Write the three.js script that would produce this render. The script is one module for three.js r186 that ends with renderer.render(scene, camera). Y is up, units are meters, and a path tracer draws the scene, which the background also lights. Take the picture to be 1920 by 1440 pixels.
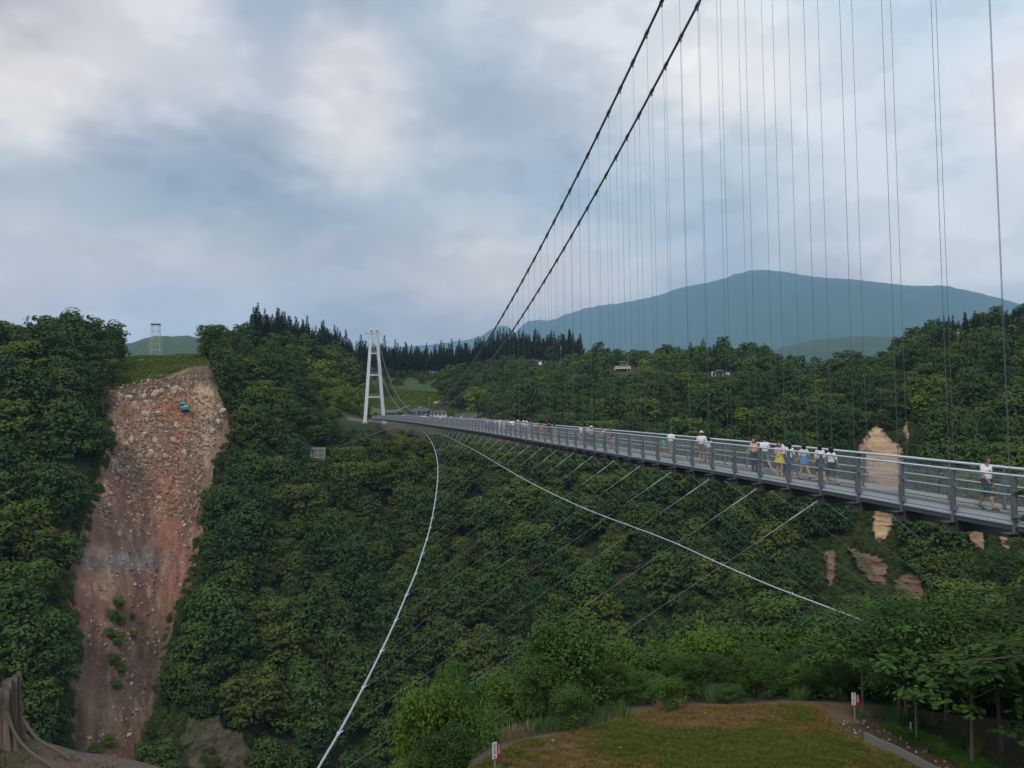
import * as THREE from 'three';
import { mergeGeometries, mergeVertices } from 'three/addons/utils/BufferGeometryUtils.js';

// ---------------------------------------------------------------- camera, sky, sun, exposure
const YAW = 13.03, PITCH = 2.64, ROLL = -0.8, F = 1500;             // degrees; focal length in photo pixels (1920 wide)
const scene = new THREE.Scene();
const camera = new THREE.PerspectiveCamera(51.28, 4 / 3, 0.1, 30000);
camera.rotation.order = 'YXZ';
camera.rotation.set(PITCH * Math.PI / 180, -YAW * Math.PI / 180, ROLL * Math.PI / 180);
camera.position.set(0, 0, 0);
camera.updateMatrixWorld(true);
const renderer = new THREE.WebGLRenderer({ antialias: true });
renderer.setSize(1024, 768);
renderer.toneMapping = THREE.LinearToneMapping;
renderer.toneMappingExposure = 1.0;
renderer.shadowMap.enabled = true;

const sun = new THREE.DirectionalLight(new THREE.Color(1.0, 0.94, 0.84), 1.5);
sun.position.set(-230, 420, 150); sun.target.position.set(0, 0, -220);
sun.castShadow = true; sun.shadow.radius = 22;
Object.assign(sun.shadow.camera, { left: -450, right: 450, top: 450, bottom: -450, near: 1, far: 1600 });
sun.shadow.mapSize.set(4096, 4096);
scene.add(sun, sun.target);

// ---------------------------------------------------------------- small tools
const D2R = Math.PI / 180;
function rng(seed) { let s = seed >>> 0; return () => { s = (s + 0x6D2B79F5) | 0; let t = Math.imul(s ^ (s >>> 15), 1 | s); t = (t + Math.imul(t ^ (t >>> 7), 61 | t)) ^ t; return ((t ^ (t >>> 14)) >>> 0) / 4294967296; }; }
const lerp = (a, b, t) => a + (b - a) * t, clamp = (x, a, b) => Math.min(b, Math.max(a, x));
const sstep = (a, b, x) => { const t = clamp((x - a) / (b - a), 0, 1); return t * t * (3 - 2 * t); };
function hash3(x, y, z) { let h = Math.imul(x, 374761393) ^ Math.imul(y, 668265263) ^ Math.imul(z, 2147483647 ^ 0x5bd1e995); h = Math.imul(h ^ (h >>> 13), 1274126177); h ^= h >>> 16; return (h >>> 0) / 4294967296; }
function vnoise(x, y, z = 0) {
  const xi = Math.floor(x), yi = Math.floor(y), zi = Math.floor(z); let xf = x - xi, yf = y - yi, zf = z - zi;
  xf = xf * xf * (3 - 2 * xf); yf = yf * yf * (3 - 2 * yf); zf = zf * zf * (3 - 2 * zf);
  const c = (a, b, d) => hash3(xi + a, yi + b, zi + d);
  return lerp(lerp(lerp(c(0, 0, 0), c(1, 0, 0), xf), lerp(c(0, 1, 0), c(1, 1, 0), xf), yf), lerp(lerp(c(0, 0, 1), c(1, 0, 1), xf), lerp(c(0, 1, 1), c(1, 1, 1), xf), yf), zf) * 2 - 1;
}
function fbm(x, y, z = 0, oct = 4, gain = 0.5) { let a = 1, s = 0, n = 0; for (let i = 0; i < oct; i++) { s += a * vnoise(x, y, z + i * 17.3); n += a; a *= gain; x = x * 2.03 + 5.1; y = y * 2.03 - 3.7; z *= 2.03; } return s / n; }
const s2l = c => { c /= 255; return c <= 0.04045 ? c / 12.92 : Math.pow((c + 0.055) / 1.055, 2.4); };
// a photo pixel (1920 x 1440) as a direction, and back
const camM = new THREE.Matrix3().setFromMatrix4(camera.matrixWorld), camMi = camM.clone().transpose();
function ray(px, py) { return new THREE.Vector3((px - 960) / F, -(py - 720) / F, -1).applyMatrix3(camM); }
function toPix(p) { const q = p.clone().applyMatrix3(camMi); return q.z > -0.01 ? [-1e5, -1e5, q.z] : [960 + F * q.x / -q.z, 720 - F * q.y / -q.z, -q.z]; }
const onX = (px, py, X) => { const d = ray(px, py); return d.multiplyScalar(X / d.x); };
const onZ = (px, py, Z) => { const d = ray(px, py); return d.multiplyScalar(Z / d.z); };
const atR = (px, py, r) => { const d = ray(px, py); return d.multiplyScalar(r / Math.hypot(d.x, d.z)); };
function inPoly(x, y, P) { let c = false; for (let i = 0, j = P.length - 1; i < P.length; j = i++) { const [xi, yi] = P[i], [xj, yj] = P[j]; if ((yi > y) !== (yj > y) && x < (xj - xi) * (y - yi) / (yj - yi) + xi) c = !c; } return c; }
function distPoly(x, y, P) { let m = 1e9; for (let i = 0, j = P.length - 1; i < P.length; j = i++) { const [xi, yi] = P[i], [xj, yj] = P[j]; const dx = xj - xi, dy = yj - yi, t = clamp(((x - xi) * dx + (y - yi) * dy) / (dx * dx + dy * dy), 0, 1); m = Math.min(m, Math.hypot(x - xi - dx * t, y - yi - dy * t)); } return inPoly(x, y, P) ? -m : m; }
function interp(T, x) { if (x <= T[0][0]) return T[0][1]; for (let i = 1; i < T.length; i++) if (x <= T[i][0]) { const t = (x - T[i - 1][0]) / (T[i][0] - T[i - 1][0]); return lerp(T[i - 1][1], T[i][1], t); } return T[T.length - 1][1]; }
function curveThrough(T) { // smooth cubic (monotone tangents by finite difference)
  const n = T.length, m = T.map((p, i) => i === 0 ? (T[1][1] - p[1]) / (T[1][0] - p[0]) : i === n - 1 ? (p[1] - T[i - 1][1]) / (p[0] - T[i - 1][0]) : (T[i + 1][1] - T[i - 1][1]) / (T[i + 1][0] - T[i - 1][0]));
  return x => { if (x <= T[0][0]) return T[0][1] + m[0] * (x - T[0][0]); if (x >= T[n - 1][0]) return T[n - 1][1] + m[n - 1] * (x - T[n - 1][0]); let i = 1; while (x > T[i][0]) i++; const h = T[i][0] - T[i - 1][0], t = (x - T[i - 1][0]) / h, t2 = t * t, t3 = t2 * t; return (2 * t3 - 3 * t2 + 1) * T[i - 1][1] + (t3 - 2 * t2 + t) * h * m[i - 1] + (-2 * t3 + 3 * t2) * T[i][1] + (t3 - t2) * h * m[i]; };
}

// ---------------------------------------------------------------- sky: layered summer cloud, brighter gaps, pale blue to the right
{
  // cloud brightness by direction: [photo column, photo row, linear red, green, blue]
  const CTRL = [[40, 20, 0.298, 0.299, 0.385], [200, 20, 0.923, 0.861, 0.831], [350, 20, 0.892, 0.868, 0.886], [480, 20, 0.381, 0.483, 0.607], [700, 20, 0.396, 0.473, 0.564], [900, 20, 0.713, 0.753, 0.789], [1050, 20, 0.829, 0.842, 0.869], [1200, 20, 0.883, 0.892, 0.916], [1400, 20, 0.852, 0.893, 0.920], [1550, 20, 0.813, 0.913, 0.954], [1700, 20, 0.636, 0.785, 0.919], [1880, 20, 0.695, 0.818, 0.912], [40, 160, 1.451, 1.316, 1.111], [150, 160, 1.085, 0.985, 0.937], [300, 160, 0.786, 0.785, 0.805], [450, 160, 0.917, 0.867, 0.858], [560, 160, 0.269, 0.371, 0.501], [620, 160, 1.390, 1.226, 1.128], [700, 160, 0.837, 0.790, 0.800], [790, 160, 0.481, 0.572, 0.652], [920, 160, 0.431, 0.486, 0.584], [1060, 160, 0.699, 0.734, 0.771], [1200, 160, 0.949, 0.943, 0.950], [1350, 160, 1.378, 1.288, 1.189], [1500, 160, 1.085, 1.087, 1.119], [1650, 160, 0.870, 0.902, 0.955], [1760, 160, 0.781, 0.858, 0.923], [1890, 160, 1.313, 1.208, 1.170], [40, 300, 0.512, 0.517, 0.538], [150, 300, 0.407, 0.455, 0.521], [300, 300, 0.334, 0.381, 0.454], [420, 300, 0.292, 0.335, 0.410], [560, 300, 0.355, 0.420, 0.497], [650, 300, 1.481, 1.360, 1.222], [760, 300, 0.688, 0.720, 0.747], [900, 300, 0.584, 0.622, 0.681], [1050, 300, 0.450, 0.504, 0.596], [1200, 300, 0.788, 0.848, 0.886], [1350, 300, 0.681, 0.759, 0.815], [1500, 300, 0.823, 0.873, 0.897], [1650, 300, 1.049, 1.033, 1.034], [1790, 300, 0.731, 0.858, 0.949], [1900, 300, 1.137, 1.027, 0.988], [40, 420, 0.771, 0.726, 0.684], [200, 420, 0.539, 0.595, 0.584], [400, 420, 0.474, 0.543, 0.559], [600, 420, 0.335, 0.411, 0.496], [750, 420, 0.546, 0.645, 0.702], [900, 420, 0.616, 0.675, 0.718], [1050, 420, 0.443, 0.607, 0.713], [1200, 420, 0.575, 0.696, 0.802], [1350, 420, 0.454, 0.548, 0.633], [1500, 420, 0.932, 0.963, 0.986], [1700, 420, 1.114, 1.112, 1.104], [1880, 420, 0.852, 0.861, 0.914], [40, 520, 1.115, 0.885, 0.731], [200, 520, 1.168, 0.901, 0.738], [400, 520, 1.151, 0.945, 0.804], [600, 520, 0.817, 0.727, 0.669], [780, 520, 0.981, 0.816, 0.722], [900, 520, 1.388, 1.153, 0.941], [1050, 520, 1.335, 1.104, 0.964], [1200, 520, 1.206, 1.119, 1.046], [1350, 520, 0.732, 0.786, 0.848], [1550, 520, 0.837, 0.819, 0.845], [1750, 520, 1.447, 1.335, 1.253], [1900, 520, 1.534, 1.483, 1.337], [40, 610, 0.573, 0.585, 0.618], [300, 610, 0.609, 0.608, 0.635], [500, 610, 0.594, 0.594, 0.620], [700, 610, 0.569, 0.572, 0.597], [850, 610, 0.607, 0.596, 0.615], [1000, 610, 0.694, 0.666, 0.683], [1300, 610, 0.761, 0.765, 0.801], [1600, 610, 0.786, 0.790, 0.832], [1900, 610, 0.790, 0.806, 0.854]];
  const P = CTRL.map(([x, y, r, g, b]) => { const d = ray(x, y); return [Math.atan2(d.x, -d.z) / D2R, Math.atan2(d.y, Math.hypot(d.x, d.z)) / D2R, r, g, b]; });
  const W = 2048, H = 1024, data = new Float32Array(W * H * 4);
  const far = [0.72, 0.80, 0.92];
  const J0 = H / 2 - 12;                                            // below the horizon the ground hides it: the lowest row goes on
  for (let j = J0; j < H; j++) for (let i = 0; i < W; i++) {
    const u = (i + 0.5) / W, v = (j + 0.5) / H, el = (v - 0.5) * 180, th = (u - 0.5) * 2 * Math.PI;
    const dx = Math.cos(th), dz = Math.sin(th), o = (j * W + i) * 4;
    let az = Math.atan2(dx, -dz) / D2R;
    const ce = Math.cos(el * D2R), X = dx * ce, Y = Math.sin(el * D2R), Z = dz * ce;
    let e = Math.max(el, 0.2);
    const w1 = fbm(X * 7, Y * 13, Z * 7, 4, 0.5), w2 = fbm(X * 7 + 31, Y * 13 + 7, Z * 7, 4, 0.5), w3 = fbm(X * 24, Y * 44, Z * 24, 4, 0.6), w4 = fbm(X * 24 + 11, Y * 44 + 3, Z * 24, 4, 0.6);
    const wa = az + w1 * 2.0 + w3 * 1.8, we = e + w2 * 1.6 + w4 * 1.3;
    let n0 = 0, r = 0, g = 0, b = 0;
    if (wa > -50 && wa < 76 && we < 60) for (const q of P) { const a = (wa - q[0]) / 2.5, c = (we - q[1]) / 2.2, k = Math.exp(-0.5 * (a * a + c * c)); n0 += k; r += k * q[2]; g += k * q[3]; b += k * q[4]; }
    const k0 = 0.002, m = fbm(X * 2.2, Y * 4.2, Z * 2.2, 5), q0 = 1 + 0.32 * m;
    r = (r + k0 * far[0] * q0) / (n0 + k0); g = (g + k0 * far[1] * q0) / (n0 + k0); b = (b + k0 * far[2] * (1 + 0.2 * m)) / (n0 + k0);
    // billows: crisp upper edges of cloud lit a little brighter than the hollows between them
    const f = fbm(X * 13 + 9 + 0.12 * w3, Y * 27 + 0.2 * w4, Z * 13, 5, 0.55), bil = sstep(-0.05, 0.12, f) - 0.5 + 0.5 * (1 - 2 * Math.abs(w3)), fade = sstep(0.5, 6, e), br = 1 + fade * (0.09 * bil + 0.09 * f + 0.06 * w4) - 0.02;
    const bb = 1 + (br - 1) * 0.92;
    data[o] = r * br; data[o + 1] = g * (0.5 * br + 0.5 * bb); data[o + 2] = b * bb; data[o + 3] = 1;
  }
  for (let j = 0; j < J0; j++) data.copyWithin(j * W * 4, J0 * W * 4, (J0 + 1) * W * 4);
  const sky = new THREE.DataTexture(data, W, H, THREE.RGBAFormat, THREE.FloatType);
  sky.mapping = THREE.EquirectangularReflectionMapping; sky.colorSpace = THREE.LinearSRGBColorSpace; sky.magFilter = sky.minFilter = THREE.LinearFilter; sky.needsUpdate = true;
  scene.background = sky; scene.environment = sky;
}
scene.fog = new THREE.FogExp2(new THREE.Color(0.40, 0.70, 1.0), 0.00009);

// ---------------------------------------------------------------- naming and building tools
const taken = new Map();
function numbered(n) { const k = taken.get(n) || 0; taken.set(n, k + 1); return k ? n + '_' + String(k).padStart(3, '0') : n; }
function shade(o) { o.traverse(c => { if (c.isMesh) { c.castShadow = true; c.receiveShadow = true; } }); return o; }
function tag(o, label, category, group) { o.userData.label = label; o.userData.category = category; if (group) o.userData.group = group; return o; }
function group(name, label, category, pos, grp) { const g = new THREE.Group(); g.name = numbered(name); if (pos) g.position.copy(pos); scene.add(g); tag(g, label, category, grp); return g; }
function part(name, geo, mat, parent) { const m = new THREE.Mesh(geo, mat); m.name = name; m.castShadow = m.receiveShadow = true; parent.add(m); return m; }
function structure(name, geo, mat) { const m = new THREE.Mesh(geo, mat); m.name = numbered(name); m.castShadow = m.receiveShadow = true; m.userData.kind = 'structure'; scene.add(m); return m; }
const V = (x, y, z) => new THREE.Vector3(x, y, z);
function col(r, g, b) { return new THREE.Color().setRGB(r, g, b); }
function std(r, g, b, rough = 0.9, o = {}) { return new THREE.MeshStandardMaterial({ color: col(r, g, b), roughness: rough, ...o }); }
function bx(w, h, d, x = 0, y = 0, z = 0) { const g = new THREE.BoxGeometry(w, h, d); g.translate(x, y, z); return g; }
function merge(list) { return mergeGeometries(list.map(g => { const q = g.index ? g.toNonIndexed() : g; for (const k of Object.keys(q.attributes)) if (!['position', 'normal'].includes(k)) q.deleteAttribute(k); return q; })); }
// a round or square bar between two points
function bar(a, b, r, sides = 6, r2 = r) { const d = b.clone().sub(a), L = d.length(); const g = new THREE.CylinderGeometry(r2, r, L, sides, 1, false); g.translate(0, L / 2, 0); g.applyQuaternion(new THREE.Quaternion().setFromUnitVectors(V(0, 1, 0), d.normalize())); g.translate(a.x, a.y, a.z); return g; }
function tubeAlong(pts, r, sides = 6, closed = false) { return new THREE.TubeGeometry(new THREE.CatmullRomCurve3(pts, closed), pts.length * 3, r, sides, closed); }
function gridMesh(nu, nv, fn, keep) { // fn(i,j) -> [x,y,z, r,g,b]; quads kept where keep(i,j)
  const pos = new Float32Array((nu + 1) * (nv + 1) * 3), c = new Float32Array(pos.length), idx = [];
  for (let j = 0; j <= nv; j++) for (let i = 0; i <= nu; i++) { const o = (j * (nu + 1) + i) * 3, q = fn(i, j); pos.set(q.slice(0, 3), o); if (q.length > 3) c.set(q.slice(3, 6), o); }
  for (let j = 0; j < nv; j++) for (let i = 0; i < nu; i++) if (!keep || keep(i, j)) { const a = j * (nu + 1) + i, b = a + 1, d = a + nu + 1, e = d + 1; idx.push(a, b, e, a, e, d); }
  const g = new THREE.BufferGeometry(); g.setAttribute('position', new THREE.BufferAttribute(pos, 3)); g.setAttribute('color', new THREE.BufferAttribute(c, 3)); g.setIndex(idx); g.computeVertexNormals(); return g;
}
function noiseTex(n, fn, srgb = false) { const d = new Uint8Array(n * n * 4); for (let j = 0; j < n; j++) for (let i = 0; i < n; i++) { const q = fn(i / n, j / n); const o = (j * n + i) * 4; d[o] = q[0] * 255; d[o + 1] = q[1] * 255; d[o + 2] = q[2] * 255; d[o + 3] = 255; } const t = new THREE.DataTexture(d, n, n); t.wrapS = t.wrapT = THREE.RepeatWrapping; t.magFilter = t.minFilter = THREE.LinearFilter; if (srgb) t.colorSpace = THREE.SRGBColorSpace; t.needsUpdate = true; return t; }
// ---------------------------------------------------------------- near bank: camera-aligned coordinates u (right), d (forward)
const CY = Math.cos(YAW * D2R), SY = Math.sin(YAW * D2R);
const udToXZ = (u, d) => [u * CY + d * SY, u * SY - d * CY];
const xzToUd = (x, z) => [x * CY + z * SY, x * SY - z * CY];
const EDGE = [[-60, 9.5], [-6, 9.5], [-3.6, 9.3], [-1.6, 9.6], [-1.1, 12], [-1.4, 17], [-1.9, 22.6], [0, 25.4], [2.4, 26.6], [4.6, 28.2], [10, 28.6], [13, 28], [17, 27], [26, 27], [60, 28], [60, -60], [-60, -60]];
function nearUD(u, d) {
  let p = interp([[-5.64, -3.56], [-5.0, -3.73], [-3.95, -3.86], [-3.5, -3.92], [-2.6, -4.25], [-1, -4.8], [8, -5.2]], u) - 0.6 * Math.max(0, d - 9.7);
  const lawn = -10 + 0.12 * Math.max(0, 2 - u) * sstep(30, 20, d) * 0.5 - 0.05 * Math.max(0, u - 12);
  p = p > lawn ? p : lawn; p = Math.max(p, lawn) ;
  const t = Math.max(0, distPoly(u, d, EDGE));
  const drop = 0.30 * Math.min(t, 6) + 1.15 * Math.max(0, t - 5) + (u < -1.5 ? 1.1 * Math.min(t, 30) : 0);
  return p - drop + 0.10 * fbm(u * 0.5, d * 0.5, 2, 3) + 0.03 * fbm(u * 2.5, d * 2.5, 3, 2);
}
function nearH(x, z) { const [u, d] = xzToUd(x, z); return nearUD(u, d); }
const near = (u, d, lift = 0) => { const [x, z] = udToXZ(u, d); return V(x, nearUD(u, d) + lift, z); };
// garden strip beside the lawn: centre line from its far to its near end
const STRIP = [[10.95, 26.3], [11.3, 25.2], [11.75, 24.0], [12.3, 22.6], [13.2, 20.6], [14, 18.5]];
const stripU = d => interp(STRIP.map(p => [p[1], p[0]]).reverse(), d);
{
  const soilTex = noiseTex(256, (u, v) => { const n = 0.5 + 0.25 * vnoise(u * 64, v * 64, 1) + 0.25 * vnoise(u * 128, v * 128, 2); return [0.55 + 0.45 * n, 0.55 + 0.45 * n, 0.55 + 0.45 * n]; });
  const bump = noiseTex(256, (u, v) => { const n = 0.5 + 0.3 * vnoise(u * 48, v * 48, 4) + 0.2 * vnoise(u * 120, v * 120, 5); return [n, n, n]; });
  const colour = (u, d) => {
    const a = fbm(u * 0.55, d * 0.55, 11, 4), b = fbm(u * 3.1, d * 3.1, 12, 3), c = fbm(u * 0.9 + 5, d * 0.9, 14, 3);
    let dry = sstep(-0.32, 0.25, a + 0.35 * c), q = [lerp(0.105, 0.20, dry) + 0.04 * b, lerp(0.115, 0.12, dry) + 0.035 * b, lerp(0.02, 0.05, dry) + 0.01 * b];
    const e = distPoly(u, d, EDGE), soil = sstep(-2.1, -0.5, e + 1.6 * c) * (u > -1.2 ? 0.85 : 0);
    q = q.map((v, i) => lerp(v, [0.17, 0.10, 0.055][i] * (1 + 0.35 * b), soil));
    if (u < 1.5 && d > 15 && e > -2.2) { const k = sstep(1.8, 0.2, u) * sstep(-2.2, -0.9, e + 0.5 * c); q = q.map((v, i) => lerp(v, [0.15, 0.105, 0.08][i] * (1 + 0.3 * b), k)); }
    if (d < 14 && u < 2) { const k = sstep(0.35, -0.2, a + 0.4 * b); q = q.map((v, i) => lerp([0.075, 0.07, 0.022][i], [0.10, 0.06, 0.038][i], k) * (1 + 0.4 * b)); const p = sstep(-0.75, -0.55, e) * sstep(-5.75, -5.1, u); q = q.map((v, i) => lerp(v, [0.155, 0.105, 0.08][i] * (1 + 0.2 * b), p)); }
    if (u > 8 && d < 28) { const s = u - stripU(d); if (s > -0.62 && s < 0.62 && d < 26.4) q = [0.105 + 0.05 * b, 0.06 + 0.03 * b, 0.036 + 0.015 * b]; else if (s >= 0.62 && s < 1.35 && d < 25.9) q = [0.075 + 0.02 * b, 0.16 + 0.03 * b, 0.02]; else if (s >= 1.35) q = q.map((v, i) => lerp(v, [0.06, 0.055, 0.025][i], 0.75)); }
    if (e > 0.4) q = q.map((v, i) => lerp(v, [0.045, 0.055, 0.02][i], sstep(0.4, 2, e)));
    return q.map(v => Math.max(0.01, v));
  };
  const mk = (u0, u1, d0, d1, st, keep, lift) => { const nu = Math.round((u1 - u0) / st), nv = Math.round((d1 - d0) / st); const g = gridMesh(nu, nv, (i, j) => { const u = lerp(u0, u1, i / nu), d = lerp(d0, d1, j / nv), p = near(u, d, lift); return [p.x, p.y, p.z, ...colour(u, d)]; }, keep && ((i, j) => keep(lerp(u0, u1, (i + 0.5) / nu), lerp(d0, d1, (j + 0.5) / nv)))); const uv = []; const P = g.attributes.position; for (let k = 0; k < P.count; k++) uv.push(P.getX(k) / 2.3, P.getZ(k) / 2.3); g.setAttribute('uv', new THREE.Float32BufferAttribute(uv, 2)); return g; };
  const m = new THREE.MeshStandardMaterial({ vertexColors: true, roughness: 1, map: soilTex, bumpMap: bump, bumpScale: 0.03 });
  const inFine = (u, d) => u > -8 && u < 22 && d > 7 && d < 34;
  structure('bank', mk(-64, 64, -40, 66, 1, (u, d) => !inFine(u, d) && Math.hypot(u, d) < 66, 0), m);
  structure('lawn', mk(-8, 22, 7, 34, 0.15, null, 0.004), m);
}
// ---------------------------------------------------------------- terrain of the gorge
// profiles: for some directions (photo columns) the ground as [horizontal distance, photo row]; heights follow from them
const COLS = [
  [-250, [[222, 1330], [330, 700], [365, 668], [430, 662], [700, 700]]],
  [0, [[222, 1330], [330, 690], [360, 668], [430, 665], [700, 695]]],
  [120, [[224, 1340], [325, 705], [355, 672], [430, 672], [700, 690]]],
  [200, [[228, 1380], [322, 738], [340, 715], [372, 680], [430, 674], [700, 690]]],
  [300, [[232, 1430], [262, 1225], [292, 985], [312, 835], [326, 714], [345, 692], [374, 668], [430, 672], [700, 690]]],
  [390, [[233, 1430], [300, 965], [330, 770], [344, 694], [376, 663], [430, 660], [520, 680], [700, 690]]],
  [450, [[236, 1440], [335, 830], [385, 700], [430, 652], [520, 655], [700, 680]]],
  [520, [[238, 1440], [340, 815], [400, 700], [445, 660], [560, 652], [700, 660]]],
  [600, [[240, 1440], [345, 835], [372, 790], [430, 712], [500, 678], [600, 664], [700, 670]]],
  [690, [[242, 1440], [352, 838], [368, 794], [388, 787], [420, 775], [470, 745], [540, 705], [620, 692], [720, 700]]],
  [770, [[242, 1440], [354, 832], [370, 795], [400, 787], [440, 779], [462, 764], [520, 728], [580, 708], [640, 702], [720, 715]]],
  [860, [[242, 1440], [350, 832], [376, 795], [400, 788], [440, 778], [520, 733], [640, 690], [720, 700]]],
  [960, [[240, 1440], [345, 830], [382, 782], [440, 742], [540, 694], [640, 672], [720, 680]]],
  [1050, [[238, 1440], [340, 835], [390, 765], [450, 718], [520, 696], [620, 682], [720, 690]]],
  [1200, [[236, 1440], [332, 850], [390, 755], [450, 708], [500, 688], [560, 692], [700, 710]]],
  [1400, [[234, 1440], [322, 880], [390, 750], [450, 704], [500, 684], [560, 692], [700, 715]]],
  [1550, [[230, 1440], [312, 900], [380, 770], [450, 724], [485, 718], [540, 738], [700, 745]]],
  [1650, [[226, 1440], [302, 925], [380, 762], [440, 718], [480, 706], [540, 716], [700, 726]]],
  [1740, [[222, 1440], [292, 945], [360, 768], [420, 688], [470, 656], [560, 652], [700, 670]]],
  [1920, [[212, 1440], [282, 950], [340, 765], [400, 664], [460, 630], [560, 616], [700, 630]]],
  [2200, [[212, 1440], [282, 940], [340, 745], [400, 645], [460, 610], [560, 592], [700, 600]]],
].map(([x, L]) => {
  const d0 = ray(x, 800), phi = Math.atan2(d0.x, -d0.z);
  const prof = [[100, -128], [150, -158], [195, -152]];
  for (const [r, y] of L) { const d = ray(x, y); prof.push([r, d.y / Math.hypot(d.x, d.z) * r]); }
  const last = prof[prof.length - 1]; prof.push([1000, last[1] * 0.5], [2700, 0]);
  return [phi, prof];
});
function baseH(phi, r) {
  let i = 0; while (i < COLS.length - 1 && phi > COLS[i + 1][0]) i++;
  if (i >= COLS.length - 1) return interp(COLS[COLS.length - 1][1], r);
  const t = clamp((phi - COLS[i][0]) / (COLS[i + 1][0] - COLS[i][0]), 0, 1);
  return lerp(interp(COLS[i][1], r), interp(COLS[i + 1][1], r), t * t * (3 - 2 * t) * 0.5 + t * 0.5);
}
const flatZones = [[20.5, -386, 24], [26, -420, 26]];               // level ground at the bridge head and the car park
function gorgeH(x, z) {
  const r = Math.hypot(x, z), phi = Math.atan2(x, -z);
  let h = baseH(phi, r), k = 1;
  for (const [fx, fz, fr] of flatZones) k = Math.min(k, sstep(fr * 0.6, fr * 1.3, Math.hypot(x - fx, z - fz)));
  h += k * sstep(205, 250, r) * (fbm(x * 0.035, z * 0.035, 1, 3) * 4.2 * sstep(-8, 1, -Math.abs(h) * 0.02));
  const back = sstep(70, 110, Math.abs(phi / D2R - 8));              // towards the sides and behind the camera the near plateau goes on
  return lerp(h, -4 + fbm(x * 0.01, z * 0.01, 3, 3) * 3, back);
}
function hitGorge(px, py, r0 = 205, r1 = 900) { const d = ray(px, py), k = 1 / Math.hypot(d.x, d.z); const under = r => d.y * k * r < gorgeH(d.x * k * r, d.z * k * r); for (let r = r0; r < r1; r += 4) if (under(r)) { let a = Math.max(r0, r - 4), b = r; for (let i = 0; i < 6; i++) { const m = (a + b) / 2; if (under(m)) b = m; else a = m; } const x = d.x * k * b, z = d.z * k * b; return V(x, gorgeH(x, z), z); } return V(d.x * k * r1, gorgeH(d.x * k * r1, d.z * k * r1), d.z * k * r1); }

// photo outlines of what has no trees: the landslide scar, its meadow, cliffs, the bridge head
const SLIDE = [[203, 737], [212, 790], [214, 850], [196, 900], [180, 960], [165, 1010], [150, 1060], [138, 1105], [148, 1160], [160, 1215], [152, 1260], [138, 1310], [136, 1400], [150, 1470], [240, 1470], [252, 1380], [282, 1330], [288, 1260], [302, 1200], [314, 1150], [338, 1110], [352, 1060], [362, 1000], [385, 940], [383, 875], [412, 830], [428, 782], [407, 740], [392, 688], [360, 690], [300, 712]];
const MEADOW = [[205, 737], [213, 705], [236, 668], [300, 662], [380, 660], [398, 690], [360, 692], [300, 714]];
const CLIFFS = [
  { poly: [[1612, 880], [1611, 838], [1640, 801], [1652, 806], [1668, 826], [1690, 842], [1692, 885], [1690, 925], [1650, 945], [1615, 930]], r: 300 },
  { poly: [[1642, 946], [1672, 942], [1676, 985], [1664, 1012], [1640, 1016], [1634, 985]], r: 285 },
  { poly: [[1545, 1036], [1568, 1032], [1568, 1075], [1556, 1108], [1548, 1085]], r: 268 },
  { poly: [[1590, 1028], [1612, 1036], [1640, 1042], [1668, 1060], [1662, 1102], [1632, 1096], [1606, 1064]], r: 268 },
  { poly: [[1676, 1092], [1700, 1076], [1728, 1080], [1736, 1118], [1722, 1160], [1700, 1135], [1676, 1140]], r: 262 },
  { poly: [[1812, 980], [1842, 984], [1850, 1024], [1840, 1034], [1816, 1016]], r: 272 },
  { poly: [[1862, 984], [1888, 990], [1898, 1032], [1878, 1028]], r: 270 },
  { poly: [[1692, 806], [1702, 792], [1708, 822], [1698, 826]], r: 312 },
  { poly: [[322, 1402], [345, 1368], [352, 1340], [380, 1352], [412, 1336], [424, 1366], [458, 1372], [470, 1404], [496, 1420], [500, 1470], [310, 1470]], r: 248 },
  { poly: [[1352, 1010], [1372, 985], [1378, 1000], [1366, 1022]], r: 292 },
];
const CLEAR = [
  { poly: SLIDE, r: 340 }, { poly: MEADOW, r: 520 },
  { poly: [[640, 690], [770, 740], [770, 795], [1000, 822], [1000, 832], [780, 803], [640, 800]], r: 379 },
  { poly: [[718, 776], [738, 736], [762, 716], [812, 728], [836, 742], [850, 760], [912, 772], [912, 782], [820, 784], [720, 786]], r: 540 },
  { poly: [[580, 834], [612, 834], [612, 858], [580, 858]], r: 366 },
  { poly: [[1048, 648], [1060, 648], [1060, 680], [1048, 680]], r: 500 }, { poly: [[1797, 612], [1810, 612], [1810, 640], [1797, 640]], r: 430 },
];
for (const [x0, y0, x1, y1] of [[1148, 673, 1190, 694], [1328, 688, 1374, 704], [1003, 671, 1021, 688]]) { const h = hitGorge((x0 + x1) / 2, y1 + 2, 380); CLEAR.push({ poly: [[x0, y0], [x1, y0], [x1, y1], [x0, y1]], r: Math.hypot(h.x, h.z) + 3 }); }
for (const c of CLIFFS) { const cx = c.poly.reduce((s, q) => s + q[0], 0) / c.poly.length, cy = Math.min(...c.poly.map(q => q[1])) + 4, h = hitGorge(cx, cy); CLEAR.push({ poly: c.poly[0][0] === 322 ? [[352, 1372], [385, 1352], [430, 1362], [462, 1400], [465, 1470], [345, 1470]] : c.poly, r: Math.hypot(h.x, h.z) + 2 }); }

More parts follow.
